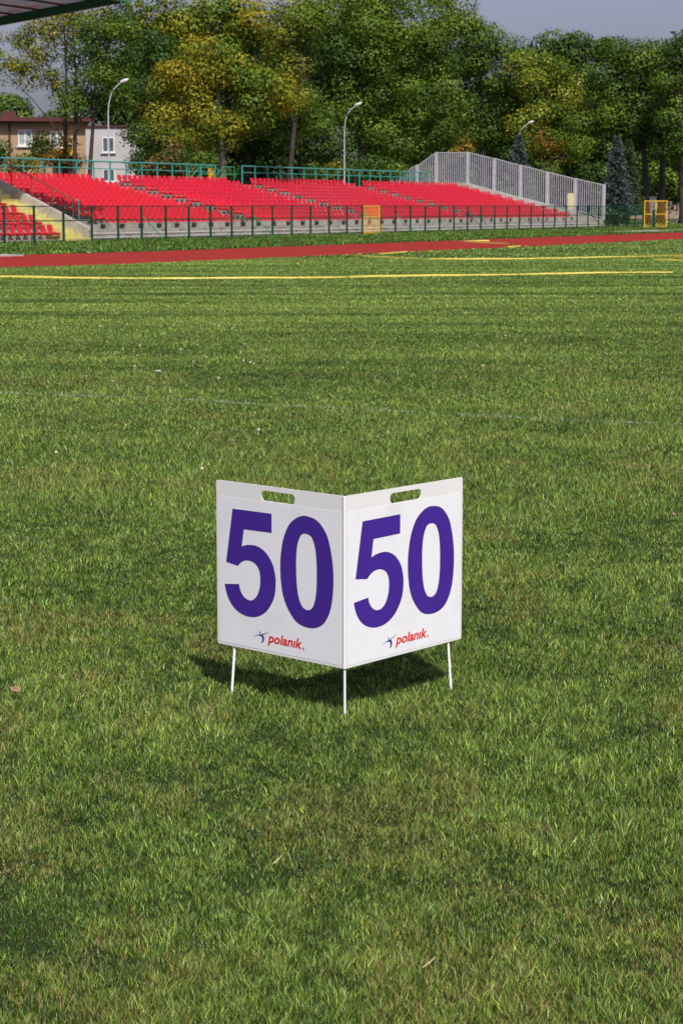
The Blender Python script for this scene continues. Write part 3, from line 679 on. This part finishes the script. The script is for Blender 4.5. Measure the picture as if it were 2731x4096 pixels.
for s in (h0+.1, h0+1.4, h1): MB().tube([(s, TB+.9, 2.4), (s, TB+.9, 3.93)], .03, 8).build('post', M['lgreen'], sr)

# galvanised bar fence down the far end of the stand
bf = empty('bar_fence', P(0, 0, 0), ROTU); tag(bf, 'tall galvanised bar fence stepping down the far end wall of the stand', 'fence')
BX = [(1563, 720, 800), (1668, 660, 745), (1744, 609, 736), (1869, 608, 736), (1975, 633, 765), (2080, 660, 792), (2188, 687, 819), (2300, 714, 845), (2415, 738, 874)]
def t_at(px, s, z):
    xc = (px-PW/2)/F; a = O+U*s
    return (xc*(a.y*cp+(CAMH-z)*sp)-a.x)/(N.x-xc*N.y*cp)
def z_at(py, Y): return at(1365, py, Y).z
pts = []
for (x, yt, yb) in BX:
    t = t_at(x, S_E+.14, 2.5); v = P(S_E+.14, t); pts.append((t, z_at(yb, v.y), z_at(yt, v.y)))
print('bars', [tuple(round(q, 2) for q in p) for p in pts])
for i, (t, zb, zt) in enumerate(pts):
    MB().box(S_E+.08, S_E+.20, t-.09, t+.09, zb-.12, zt+.02).build('post', M['galv'], bf)
for (a, b) in zip(pts[:-1], pts[1:]):
    mb = MB(); L = a[0]-b[0]; n = max(3, int(L/.165))
    mb.bar((S_E+.14, a[0]-.06, a[2]-.03), (S_E+.14, b[0]+.06, b[2]-.03), .05, .06); mb.bar((S_E+.14, a[0]-.06, a[1]+.05), (S_E+.14, b[0]+.06, b[1]+.05), .05, .06)
    for j in range(1, n):
        u = j/n; t = a[0]+(b[0]-a[0])*u; z0 = a[1]+(b[1]-a[1])*u+.05; z1 = a[2]+(b[2]-a[2])*u-.03
        mb.box(S_E+.115, S_E+.165, t-.021, t+.021, z0, z1)
    mb.build('bar_panel', M['galv'], bf)

# earth bank behind the stand
bm_ = MB(); tb = rowt(NR-1)+RR+1.6
bm_.prism([[(tb+.01, -.1), (tb+.01, 2.5), (tb+2, 2.2), (tb+6, -.1)]], lambda u, v, k: Vector((S_W-30+k, u, v)), S_E-S_W+30)
o = bm_.build('earth_bank', soil); o.location = P(0, 0, 0); o.rotation_euler = (0, 0, ROTU); tag(o, kind='structure')

# ------------------------------------------------------------------ canopy over the left stand (only its far end is in view)
cn = empty('stand_canopy', P(0, 0, 0), ROTU); tag(cn, 'green framed canopy roof jutting in over the left stand at the top corner', 'canopy')
CE = S_WL+1.9                                              # far end
ct0 = t_at(492, CE, 10.3); z0 = z_at(12, P(CE, ct0).y); ct1 = t_at(0, CE, 9.6); z1 = z_at(104, P(CE, ct1).y)
slope = (z1-z0)/(ct1-ct0); CD = 13.0
print('canopy', ct0, z0, ct1, z1, slope)
def cz(t): return z0+slope*(t-ct0)
def canbox(s0, s1, t0, t1, a, b, name, m, kd=None):
    v = [Vector((s, t, cz(t)+dz)) for dz in (a, b) for s, t in ((s0, t0), (s1, t0), (s1, t1), (s0, t1))]
    return MB().add(v, [(3, 2, 1, 0), (4, 5, 6, 7), (0, 1, 5, 4), (1, 2, 6, 5), (2, 3, 7, 6), (3, 0, 4, 7)]), name, m
def cadd(*a): mb, nm, m = canbox(*a); return mb.build(nm, m, cn)
cadd(CE-40, CE+.1, ct0+.02, ct0+CD, .44, .50, 'roof_sheet', M['roofu'])
for k in range(6):
    s = CE-k*7.0
    cadd(s-.14, s+.0, ct0+.1, ct0+CD, .0, .12, 'beam_flange', M['roofg']); cadd(s-.10, s-.04, ct0+.1, ct0+CD, .12, .36, 'beam_web', M['roofg'])
for k in range(9):
    t = ct0+.3+k*1.45
    cadd(CE-40, CE+.05, t, t+.10, .365, .437, 'purlin', M['roofb'])
cadd(CE-40, CE+.35, ct0-.18, ct0, .05, .66, 'fascia', M['lgreen'])
cadd(CE+.02, CE+.12, ct0+.05, ct0+CD, .13, .43, 'end_fascia', M['roofg'])
for k in range(5):
    s = CE-3-k*8; MB().bar((s, ct0+CD-1.5, 0), (s, ct0+CD-1.5, cz(ct0+CD-1.5)), .3).build('column', M['roofg'], cn)

# ------------------------------------------------------------------ street lamps
def lamp_post(px, ytop, hx, hy, Y, label):
    b = at(px, 823, Y); o = empty('street_lamp', (b.x, b.y, 0)); tag(o, label, 'street lamp', 'street lamps behind the stand')
    hv = at(hx, hy, Y)-Vector((b.x, b.y, 0)); h = hv.z; w = hv.x; zc = h-1.9
    MB().tube([(0, 0, 0), (0, 0, 1.2), (0, 0, 1.22), (0, 0, zc)], [.10, .085, .055, .04], 12).build('pole', M['lamp'], o, True)
    MB().tube([(0, 0, zc)]+[(w*.72*(1-math.cos(t)), 0, zc+1.65*math.sin(t)) for t in [i*math.pi/2/9 for i in range(1, 8)]]+[(w*.86, 0, h-.06)], [.038]+[.032]*7+[.028], 8).build('arm', M['lamp'], o, True)
    hd = MB(); hd.tube([(w-.20, 0, h-.08), (w-.12, 0, h-.03), (w+.08, 0, h+.04), (w+.24, 0, h+.10), (w+.30, 0, h+.11)], [.04, .09, .105, .08, .02], 12); hd.build('lamp_head', M['lens'], o, True)
lamp_post(440, 325, 495, 325, 116, 'tall curved street lamp rising before the pale house, nearest of three')
lamp_post(1377, 420, 1430, 418, 143, 'tall curved street lamp in front of the big green tree, middle of three')
lamp_post(2066, 490, 2120, 490, 171, 'curved street lamp beside the grey spruce at right, farthest of three')

# ------------------------------------------------------------------ houses
def window(parent, x0, x1, z0, z1, y, cur=True, mull=1):
    f = MB(); b = .09
    f.box(x0, x1, y-.05, y+.02, z0, z0+b); f.box(x0, x1, y-.05, y+.02, z1-b, z1); f.box(x0, x0+b, y-.05, y+.02, z0+b, z1-b); f.box(x1-b, x1, y-.05, y+.02, z0+b, z1-b)
    for k in range(mull):
        xm = x0+(x1-x0)*(k+1)/(mull+1); f.box(xm-.07, xm+.07, y-.045, y+.02, z0+b, z1-b)
    w = f.build('window', M['frame'], parent)
    MB().box(x0+b, x1-b, y-.01, y+.005, z0+b, z1-b).build('pane', M['curtain'] if cur else M['glass'], w)
    MB().box(x0-.12, x1+.12, y-.16, y-.052, z0-.09, z0-.01).build('sill', M['frame'], w)
def house_base(name, px0, px1, Y, ytop, rz, label, wm):
    a = at(px0, 800, Y); b = at(px1, 800, Y); o = empty(name, (a.x, Y, 0), rz); tag(o, label, 'house'); return o, (b.x-a.x)/math.cos(rz), at(px0, ytop, Y).z
Yh = 150; h, L, zt = house_base('tan_house', -330, 335, Yh, 486, R_(9), 'tan rendered house with thin dark red roof and chimney at the far left', 'wall')
MB().box(0, L, 0, 9, 0, zt).build('wall', M['wall'], h)
rf = MB().box(-.6, L+.35, -.7, 9.7, zt+.003, zt+.34).build('roof', M['roofr'], h)
MB().box(-.65, L+.4, -.76, -.705, zt+.05, zt+.25).build('gutter', M['roofr'], h)
pxx = lambda px: (at(px, 700, Yh).x-at(-330, 700, Yh).x)/math.cos(R_(9))
MB().box(pxx(8), pxx(64), 3, 5, zt+.345, zt+.95).build('chimney', M['roofr'], rf)
window(h, pxx(70), pxx(126), at(0, 582, Yh).z, at(0, 516, Yh).z, -.003, True, 1)
window(h, pxx(-60), pxx(-10), at(0, 582, Yh).z, at(0, 516, Yh).z, -.003, True, 1)
window(h, pxx(195), pxx(250), at(0, 590, Yh).z, at(0, 520, Yh).z, -.003, True, 1)
MB().tube([(pxx(37), -.12, 0), (pxx(37), -.12, zt-.02)], .07, 8).build('downpipe', M['roofr'], h)
MB().box(pxx(210), pxx(300), -1.2, -.05, at(0, 628, Yh).z, at(0, 596, Yh).z).build('balcony', M['yel'], h)
Yp = 172; h, L, zt = house_base('pale_house', 322, 575, Yp, 508, R_(-4), 'pale grey rendered house with flat roof and two stacked windows behind a lamp', 'wall2')
MB().box(0, L, 0, 9, 0, zt).build('wall', M['wall2'], h)
MB().box(-.15, L+.15, -.15, 9.15, zt+.003, zt+.14).build('roof', M['roofr'], h)
pxy = lambda px: (at(px, 700, Yp).x-at(322, 700, Yp).x)/math.cos(R_(-4))
for (a, b) in ((610, 549), (727, 676)):
    window(h, pxy(415), pxy(464), at(0, a, Yp).z, at(0, b, Yp).z, -.003, False, 1)
Yq = 215; h, L, zt = house_base('white_house', 1010, 1330, Yq, 548, 0, 'white house glimpsed through gaps between trunks behind the middle lamp', 'wall2')
MB().box(0, L, 0, 9, 0, zt).build('wall', M['frame'], h); MB().box(-.3, L+.3, -.3, 9.3, zt+.003, zt+.3).build('roof', M['roofr'], h)
for k in range(3): window(h, 1+k*2.9, 2.3+k*2.9, zt-2.2, zt-.9, -.003, False, 1)
for k in range(3): window(h, 1+k*2.9, 2.3+k*2.9, zt-5.2, zt-3.9, -.003, False, 1)
Yq = 250; h, L, zt = house_base('cream_house', 2520, 2900, Yq, 640, 0, 'cream house half hidden behind the dark trees at the far right', 'wall')
MB().box(0, L, 0, 9, 0, zt).build('wall', M['wall'], h); MB().box(-.3, L+.3, -.3, 9.3, zt+.003, zt+.3).build('roof', M['roofr'], h)
for k in range(4): window(h, 1+k*2.9, 2.3+k*2.9, zt-2.2, zt-.9, -.003, False, 1)
# yellow board behind the bar fence
yb = empty('yellow_board', at(2280, 870, 172)); yb.location.z = 0; tag(yb, 'pale yellow upright panel seen through the bars at the stand end', 'panel')
MB().box(-.27, .27, -.05, .05, 1.1, 2.66).build('board', mat('cream_yellow', (.75, .62, .25), .7, .08), yb); 
for s in (-.2, .2): MB().box(s-.04, s+.04, -.04, .04, 0, 1.097).build('leg', M['galv'], yb)
# grey mesh fence far right
gf = empty('grey_fence', at(2540, 860, 185)); gf.location.z = 0; tag(gf, 'grey wire mesh fence under the trees at the far right', 'fence')
for i in range(8): MB().box(i*1.9-.05, i*1.9+.05, -.05, .05, 0, 2.05).build('post', M['galv'], gf)
mb = MB()
for j in range(170): mb.box(j*.08-.006, j*.08+.006, -.003, .003, .1, 2.0)
for j in range(8): mb.box(0, 13.4, .004, .01, .2+j*.25, .215+j*.25)
mb.build('mesh_panel', M['galv'], gf)
gp_ = empty('gate_pillar', at(2605, 860, 178)); gp_.location.z = 0; tag(gp_, 'pale rendered gate pillar behind the open yellow gate', 'pillar')
MB().box(-.3, .3, -.3, .3, 0, 2.3).build('shaft', M['wall2'], gp_); MB().box(-.36, .36, -.36, .36, 2.303, 2.4).build('cap', M['pale'], gp_)
# bird
v = at(2689, 129, 120)
mb = MB(); mb.tube([(-.2, 0, -.02), (-.13, 0, 0), (0, 0, .01), (.12, 0, .02), (.19, 0, .03), (.23, 0, .03)], [.01, .045, .065, .05, .03, .004], 8)
for s in (-1, 1): mb.add([(-.06, s*.04, .03), (.06, s*.04, .03), (.05, s*.24, .07), (-.02, s*.46, .02), (-.08, s*.22, .05)], [(0, 1, 2, 3, 4)])
o = mb.build('bird', M['birdm']); o.location = v; o.rotation_euler = (.1, 0, .3); tag(o, 'small dark bird gliding above the right hand trees', 'bird')

# ------------------------------------------------------------------ trees
PAL = dict(
 green=[(.085, .155, .013), (.13, .215, .018), (.045, .09, .010), (.18, .25, .026)],
 gloom=[(.022, .045, .008), (.03, .06, .01), (.04, .075, .012)],  # leaf colour darkened to carry the shade deep behind the front crowns
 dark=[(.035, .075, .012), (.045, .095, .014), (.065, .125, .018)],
 yellow=[(.30, .28, .018), (.36, .30, .02), (.18, .22, .015), (.36, .24, .022), (.12, .18, .014), (.22, .25, .016)],
 olive=[(.18, .20, .018), (.12, .155, .016), (.26, .23, .02), (.08, .12, .014)],
 lime=[(.23, .28, .022), (.17, .23, .02), (.36, .32, .03), (.12, .18, .016)],
 orange=[(.32, .16, .02), (.32, .21, .02), (.15, .17, .015), (.34, .12, .022)],
 grey=[(.085, .12, .055), (.11, .15, .075), (.065, .095, .045)],
 rust=[(.20, .08, .03), (.11, .10, .025), (.06, .075, .018), (.26, .16, .05)],
)
def leaf_cloud(centers, radii, nper, size, pal, pal2=None, mix2=0.0, flat=.75, k2seed=0):
    flat = .66; cs = np.array(centers); n = (np.array(radii)**2*nper).astype(int)+3
    idx = np.repeat(np.arange(len(cs)), n); N_ = len(idx)
    d = G.normal(size=(N_, 3)); d /= np.linalg.norm(d, axis=1, keepdims=True)
    r = np.array(radii)[idx]*(.62+.42*G.random(N_)**.7)
    p = cs[idx]+d*r[:, None]*np.array([1, 1, flat])+G.normal(size=(N_, 3))*.10
    nn = d*1.5+G.normal(size=(N_, 3))*.38+np.array([0, 0, .35]); nn /= np.linalg.norm(nn, axis=1, keepdims=True)
    a = np.cross(nn, G.normal(size=(N_, 3))); a /= np.linalg.norm(a, axis=1, keepdims=True); b = np.cross(nn, a)
    sz = size*(.6+.8*G.random((N_, 1)))
    V = np.stack([p-a*sz*.6, p+b*sz*.38+nn*sz*.08, p+a*sz*.6, p-b*sz*.38+nn*sz*.08], 1).reshape(-1, 3)
    Fc = np.arange(N_*4).reshape(-1, 4)
    P1 = np.array(PAL[pal]); col = P1[G.integers(0, len(P1), N_)]
    cb = G.random(len(cs)); base = P1[(cb*len(P1)).astype(int)][idx]; col = (.4*col+.6*base)*.93
    if pal2:
        P2 = np.array(PAL[pal2]); ch = vnoise(cs[:, 0]*.28+cs[:, 1]*.1, cs[:, 2]*.28, 3, k2seed)+G.normal(size=len(cs))*.05
        thr = np.quantile(ch, 1-mix2); sel = (ch[idx]+G.normal(size=N_)*.06) > thr
        col[sel] = P2[G.integers(0, len(P2), sel.sum())]
    col = col*(.6+.8*G.random((N_, 1)))
    return V, Fc, np.repeat(col, 4, 0)
def tree(label, trunk_px, Y, lobes, pal, pal2=None, mix=0.0, name='leafy_tree', cl=1.15, dens=1.0, nper=90, size=.26, trunks=None, bark='bark', group='trees behind the stand', seed=0, tr=.32, depth=.8, catg='tree'):
    cl *= 1.3*Y/140; size *= .72*(Y/140)**.8; nper = nper*(140/Y)*2.4; base = at(trunk_px, 823, Y); o = empty(name, (base.x, base.y, 0)); tag(o, label, catg, group)
    cen = []; rad = []; ends = []
    for (cx, cy, rx, ry) in lobes:
        c = at(cx, cy, Y); s_ = Y/F; RX, RZ_ = rx*s_, ry*s_; RY = RX*depth if RX < RZ_*1.6 else RZ_*1.1
        vol = RX*RZ_*RY; n = int(dens*2.6*(vol)**(2/3)/cl**2)+3
        for _ in range(n):
            d = np.array([rnd.gauss(0, 1) for _ in range(3)]); d /= np.linalg.norm(d); rr = rnd.random()**.42
            q = np.array([d[0]*RX, d[1]*RY, d[2]*RZ_])*rr
            r = cl*rnd.uniform(.55, 1.3)
            pt = Vector((c.x+q[0], c.y+q[1], c.z+q[2]))
            if pt.z < .5: continue
            cen.append(tuple(pt-Vector((base.x, base.y, 0)))); rad.append(r)
        ends.append(c-Vector((base.x, base.y, 0)))
    V, Fc, T = leaf_cloud(cen, rad, nper, size, pal, pal2, mix, k2seed=seed)
    np_mesh('crown', V, Fc, T, M['leaf'], o)
    mb = MB(); zc = min(e.z for e in ends); 
    for (bx, lean, top_) in (trunks or [(trunk_px, 0, None)]):
        b = at(bx, 823, Y)-Vector((base.x, base.y, 0)); b.z = -.2
        e = max(ends, key=lambda q: q.z) if top_ is None else at(top_[0], top_[1], Y)-Vector((base.x, base.y, 0))
        pts = [b]; K = 7
        for i in range(1, K+1):
            u = i/K; q = b.lerp(e, u); q.x += math.sin(u*5+bx)*.22*u; q.y += math.cos(u*4+bx)*.2*u; pts.append(q)
        mb.tube(pts, [tr*(1-.86*i/K)*(1.25 if i == 0 else 1) for i in range(K+1)], 9)
        for j, ctr in enumerate(rnd.sample(cen, min(len(cen), 16))):
            u = rnd.uniform(.5, .92); i0 = int(u*K); a = pts[i0]; cc = Vector(ctr)
            if cc.z < a.z-.5: continue
            m1 = a.lerp(cc, .45)+Vector((0, 0, .35)); mb.tube([a, m1, cc], [tr*(1-.86*u)*.4, tr*.14, .02], 6, False)
    mb.build('trunk', M[bark], o, True)
    return o
def spruce(label, px, ytop, ybot, halfw, Y, pal, Nn=9000, group=None):
    b = at(px, 823, Y); o = empty('spruce_tree', (b.x, b.y, 0)); tag(o, label, 'tree', group)
    zt = at(px, ytop, Y).z; zb = max(.1, at(px, ybot, Y).z); Rw = halfw*Y/F; H = zt-zb
    nl = 26; V = []; N_ = Nn
    lv = G.random(N_)**1.4; L_ = np.floor(lv*nl)/nl; az = G.random(N_)*2*math.pi; nb = 11
    azb = (np.floor(az/(2*math.pi)*nb)+.5)/nb*2*math.pi+L_*nl*1.3+G.normal(size=N_)*.10
    prof = Rw*(1-L_)**.85*(.85+.3*np.sin(azb*3+L_*40)); rr = G.random(N_)**.6; r = prof*rr
    z = zb+L_*H-.28*r+.18*r*rr+G.normal(size=N_)*.06+H/nl*.5
    side = G.normal(size=N_)*.07*(1.3-rr)*Rw*.6
    p = np.stack([np.cos(azb)*r-np.sin(azb)*side, np.sin(azb)*r+np.cos(azb)*side, z], 1)
    d = np.stack([np.cos(azb), np.sin(azb), -.25+G.normal(size=N_)*.3], 1)+G.normal(size=(N_, 3))*.4; d /= np.linalg.norm(d, axis=1, keepdims=True)
    e = np.cross(d, G.normal(size=(N_, 3))); e /= np.linalg.norm(e, axis=1, keepdims=True)
    sz = .26*(.6+.6*G.random((N_, 1)))*min(1, Rw/1.6+.3)
    Vv = np.stack([p-e*sz*.22, p+e*sz*.22, p+d*sz], 1).reshape(-1, 3); Fc = np.arange(N_*3).reshape(-1, 3)
    Pp = np.array(PAL[pal]); col = Pp[G.integers(0, len(Pp), N_)]*(.75+.5*G.random((N_, 1)))
    np_mesh('crown', Vv, Fc, np.repeat(col, 3, 0), M['needle'], o)
    MB().tube([(0, 0, -.2), (0, 0, zt*.5), (0, 0, zt-.1)], [.16, .1, .02], 8).build('trunk', M['bark'], o, True)
PAL['spruce_blue'] = [(.085, .12, .10), (.11, .15, .125), (.06, .09, .075)]
PAL['spruce_green'] = [(.06, .10, .035), (.08, .125, .045), (.045, .075, .028)]

tree('slender open tree with yellowing leaves above the tan house', 264, 138, [(40, 215, 130, 90), (70, 290, 120, 55), (190, 120, 120, 70), (250, 60, 120, 60), (150, 180, 90, 70), (230, 330, 60, 60), (330, 100, 80, 60)], 'olive', 'yellow', .45, cl=.75, dens=.8, nper=95, size=.2, tr=.24, trunks=[(268, 0, (250, 60))], seed=1)
tree('green tree with two leaning trunks left of the first street lamp', 355, 134, [(290, 420, 80, 50), (400, 320, 130, 80), (450, 210, 110, 100), (380, 130, 110, 80), (500, 330, 70, 90), (290, 400, 60, 60), (400, 400, 60, 40), (480, 90, 100, 60), (330, 230, 60, 110)], 'green', 'dark', .35, cl=.75, dens=.95, nper=95, size=.2, tr=.2, trunks=[(300, 0, (290, 50)), (350, 0, (385, 60))], bark='bark', seed=2)
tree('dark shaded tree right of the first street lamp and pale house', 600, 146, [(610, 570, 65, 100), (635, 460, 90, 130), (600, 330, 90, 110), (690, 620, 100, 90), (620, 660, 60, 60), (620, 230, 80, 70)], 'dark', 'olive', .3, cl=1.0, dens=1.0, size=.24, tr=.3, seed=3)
tree('tall yellow autumn tree top rising behind the other golden crowns', 870, 158, [(640, 60, 130, 80), (780, 70, 150, 90), (940, 60, 150, 90), (1080, 90, 150, 100), (1120, 190, 100, 70), (600, 120, 90, 60), (950, 170, 150, 50), (760, 190, 100, 50)], 'yellow', 'green', .4, cl=1.05, dens=.95, size=.26, tr=.38, seed=4)
tree('big golden autumn tree standing behind the middle of the stand', 893, 128, [(760, 260, 110, 100), (900, 250, 130, 90), (820, 350, 170, 100), (980, 330, 150, 110), (760, 450, 120, 90), (900, 450, 150, 90), (1050, 390, 130, 90), (850, 540, 120, 60), (1020, 480, 90, 50), (1110, 380, 60, 60)], 'yellow', 'green', .42, cl=.95, dens=1.0, size=.24, tr=.34, trunks=[(893, 0, (880, 200))], bark='barkl', seed=5)
tree('broad deep green tree filling the middle of the treeline', 1480, 160, [(1300, 110, 130, 110), (1450, 120, 160, 130), (1620, 120, 160, 120), (1350, 260, 150, 120), (1540, 280, 170, 120), (1690, 260, 150, 120), (1320, 400, 130, 100), (1480, 430, 160, 100), (1640, 420, 150, 100), (1760, 380, 110, 110), (1720, 520, 110, 70), (1560, 560, 130, 60), (1400, 20, 160, 70), (1600, 20, 140, 60)], 'green', 'dark', .2, cl=1.0, dens=1.15, size=.22, tr=.5, seed=6)
tree('lower dull green tree between the golden tree and the middle lamp', 1240, 154, [(1180, 460, 90, 80), (1270, 520, 110, 80), (1200, 600, 110, 70), (1350, 600, 100, 70)], 'green', 'grey', .35, cl=.9, dens=.9, size=.22, tr=.25, seed=7)
tree('thin topped green tree rearing above the crown gap near the open sky', 1790, 185, [(1740, 40, 120, 80), (1840, 60, 90, 80), (1880, 110, 50, 50), (1780, 140, 90, 60), (1700, 200, 120, 100), (1800, 300, 110, 120)], 'green', 'dark', .3, cl=.8, dens=.8, size=.22, tr=.3, seed=8)
tree('rounded green tree right of the broad deep green tree', 1930, 186, [(1930, 190, 110, 70), (2010, 220, 90, 60), (1900, 300, 110, 110), (2010, 330, 110, 110), (1940, 430, 110, 90), (2050, 440, 90, 90), (1970, 520, 80, 50)], 'green', 'dark', .3, cl=1.0, dens=1.15, size=.22, tr=.36, seed=9)
tree('yellow green tree leaning over the farthest street lamp', 2180, 182, [(2130, 240, 70, 50), (2160, 320, 90, 80), (2230, 330, 80, 70), (2170, 430, 110, 80), (2280, 420, 70, 80), (2220, 500, 110, 60), (2300, 500, 60, 80), (2100, 500, 60, 60)], 'green', 'lime', .5, cl=.9, dens=1.1, size=.21, tr=.3, seed=10)
tree('tree turning orange behind the peak of the bar fence', 2200, 176, [(2170, 570, 90, 60), (2250, 600, 90, 60), (2220, 660, 100, 50), (2320, 590, 40, 60)], 'green', 'orange', .2, cl=.7, dens=1.1, size=.2, tr=.2, seed=11)
tree('domed tree with see through crown behind the yellow green one', 2320, 205, [(2250, 200, 90, 50), (2330, 190, 110, 50), (2400, 220, 60, 60), (2240, 270, 70, 60), (2360, 320, 80, 50), (2300, 250, 90, 40), (2360, 420, 80, 70)], 'green', 'dark', .4, cl=.85, dens=.7, size=.26, tr=.3, seed=12)
tree('dark green tree over the blue spruce at right', 2520, 178, [(2470, 250, 110, 70), (2590, 240, 120, 70), (2660, 230, 70, 60), (2460, 350, 90, 90), (2580, 360, 120, 100), (2490, 450, 100, 80), (2620, 460, 100, 90), (2380, 480, 70, 110), (2540, 540, 110, 60)], 'green', 'dark', .5, cl=.95, dens=1.1, size=.22, tr=.38, trunks=[(2590, 0, (2560, 250)), (2640, 0, (2660, 300))], seed=13)
tree('tall green tree at the right edge of the view', 2735, 172, [(2700, 190, 60, 60), (2760, 250, 110, 90), (2680, 320, 80, 90), (2760, 400, 110, 110), (2690, 470, 80, 80), (2720, 560, 90, 80), (2800, 200, 90, 90)], 'green', 'dark', .3, cl=.9, dens=1.0, size=.22, tr=.35, seed=14)
tree('shaded dark tree behind the bar fence peak', 1900, 196, [(1830, 560, 130, 80), (1980, 600, 120, 90), (2060, 560, 110, 70), (1700, 640, 120, 60), (1960, 480, 140, 80)], 'dark', 'green', .25, cl=1.0, dens=1.1, size=.26, tr=.3, seed=15)  # understorey trees coloured dark to stand in for shade under the crowns
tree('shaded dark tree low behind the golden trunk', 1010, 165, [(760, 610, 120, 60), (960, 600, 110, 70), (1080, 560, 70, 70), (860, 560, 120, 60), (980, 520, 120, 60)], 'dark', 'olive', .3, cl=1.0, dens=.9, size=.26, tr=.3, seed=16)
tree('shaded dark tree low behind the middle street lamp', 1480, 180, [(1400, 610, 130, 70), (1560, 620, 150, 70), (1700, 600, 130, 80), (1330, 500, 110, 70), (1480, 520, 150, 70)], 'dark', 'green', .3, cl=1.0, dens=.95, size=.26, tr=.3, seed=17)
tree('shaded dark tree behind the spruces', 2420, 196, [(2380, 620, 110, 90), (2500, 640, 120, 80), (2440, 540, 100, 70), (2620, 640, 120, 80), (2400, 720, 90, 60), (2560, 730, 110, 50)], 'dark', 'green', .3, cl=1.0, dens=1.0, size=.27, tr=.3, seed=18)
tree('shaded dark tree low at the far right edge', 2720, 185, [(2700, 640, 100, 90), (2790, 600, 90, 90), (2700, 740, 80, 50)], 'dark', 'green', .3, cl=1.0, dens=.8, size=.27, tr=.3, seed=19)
tree('small orange bush tree glowing in front of the dark trees', 1850, 174, [(1850, 540, 35, 40), (1835, 590, 45, 35), (1870, 600, 35, 30)], 'olive', 'orange', .5, cl=.5, dens=.8, size=.18, tr=.08, seed=20)
tree('far green poplar peeping over the tan roof', 55, 230, [(45, 430, 45, 50), (70, 480, 50, 40), (30, 500, 40, 50)], 'green', 'grey', .5, cl=.9, dens=1.0, size=.3, tr=.2, seed=21)
tree('far green tree between the tan and pale houses', 225, 235, [(225, 470, 45, 50), (215, 520, 60, 40)], 'grey', 'green', .4, cl=.9, dens=.9, size=.3, tr=.2, seed=22)
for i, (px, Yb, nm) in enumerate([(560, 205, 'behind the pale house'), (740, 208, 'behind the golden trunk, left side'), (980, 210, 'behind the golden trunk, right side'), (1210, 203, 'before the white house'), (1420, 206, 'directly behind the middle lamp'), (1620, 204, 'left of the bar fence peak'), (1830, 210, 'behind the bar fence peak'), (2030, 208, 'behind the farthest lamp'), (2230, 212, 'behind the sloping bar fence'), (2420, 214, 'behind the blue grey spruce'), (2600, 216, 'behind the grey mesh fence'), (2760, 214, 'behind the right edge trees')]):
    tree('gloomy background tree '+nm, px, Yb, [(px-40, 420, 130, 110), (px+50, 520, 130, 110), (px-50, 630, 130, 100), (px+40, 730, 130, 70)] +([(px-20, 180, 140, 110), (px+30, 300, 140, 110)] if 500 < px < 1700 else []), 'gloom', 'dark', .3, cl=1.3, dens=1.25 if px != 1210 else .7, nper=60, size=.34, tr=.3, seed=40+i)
tree('green yellow tree filling the gap between golden and deep green crowns', 1140, 150, [(1170, 300, 80, 90), (1150, 200, 80, 80), (1200, 120, 80, 80), (1180, 400, 80, 60), (1230, 30, 90, 60)], 'green', 'olive', .5, cl=.9, dens=1.0, size=.22, tr=.25, seed=60)
# bushes
def bush(label, px, py, rx, ry, Y, pal, pal2=None, mix=.3, seed=0):
    return tree(label, px, Y, [(px, py, rx, ry), (px-rx*.4, py+ry*.5, rx*.8, ry*.8), (px+rx*.4, py+ry*.5, rx*.8, ry*.8)], pal, pal2, mix, name='bush', cl=.55, dens=1.0, nper=110, size=.2, tr=.06, group='bushes behind the stand', seed=seed, catg='bush')
bush('dark bush before the tan house wall, under the window', 175, 570, 40, 50, 140, 'dark', 'rust', .35, 1)
bush('rust and orange bush between the tan house and the leaning trunks', 245, 610, 55, 50, 136, 'rust', 'orange', .4, 2)
bush('low green bush behind the left end of the teal railing', 90, 650, 70, 30, 132, 'olive', 'rust', .3, 3)
bush('dark bush at the extreme left edge before the tan house', -10, 600, 30, 60, 135, 'dark', 'green', .3, 4)
bush('dark green bush by the pale house corner', 585, 610, 50, 80, 130, 'dark', 'green', .4, 5)
bush('greyish twiggy bush behind the teal railing right of the pale house', 690, 640, 70, 50, 126, 'dark', 'rust', .5, 6)
bush('green bush behind the teal railing under the golden tree', 820, 650, 60, 40, 140, 'dark', 'green', .4, 7)
bush('light green bush seen through the peak of the bar fence', 1810, 690, 80, 45, 176, 'olive', 'orange', .25, 8)
bush('yellow green bush seen through the lower bars', 2110, 730, 90, 50, 178, 'olive', 'lime', .5, 9)
bush('low yellow green bush by the foot of the blue spruce', 2450, 860, 70, 18, 158, 'lime', 'yellow', .5, 10)
bush('dark ivy bush below the middle street lamp', 1300, 680, 90, 35, 150, 'dark', 'olive', .3, 11)
bush('dark bush right of the middle street lamp', 1500, 680, 110, 35, 152, 'dark', 'green', .3, 12)
bush('dark bush left of the bar fence foot', 1660, 700, 90, 35, 172, 'dark', 'rust', .3, 13)
spruce('blue grey spruce standing beyond the far end of the stand', 2462, 545, 850, 75, 158, 'spruce_blue', 11000)
spruce('green spruce just right of the blue grey spruce', 2508, 560, 850, 72, 164, 'spruce_green', 9000)
spruce('grey blue spruce top beside the farthest street lamp', 2072, 540, 820, 80, 168, 'spruce_blue', 8000)
print('scene done', len(bpy.data.objects))
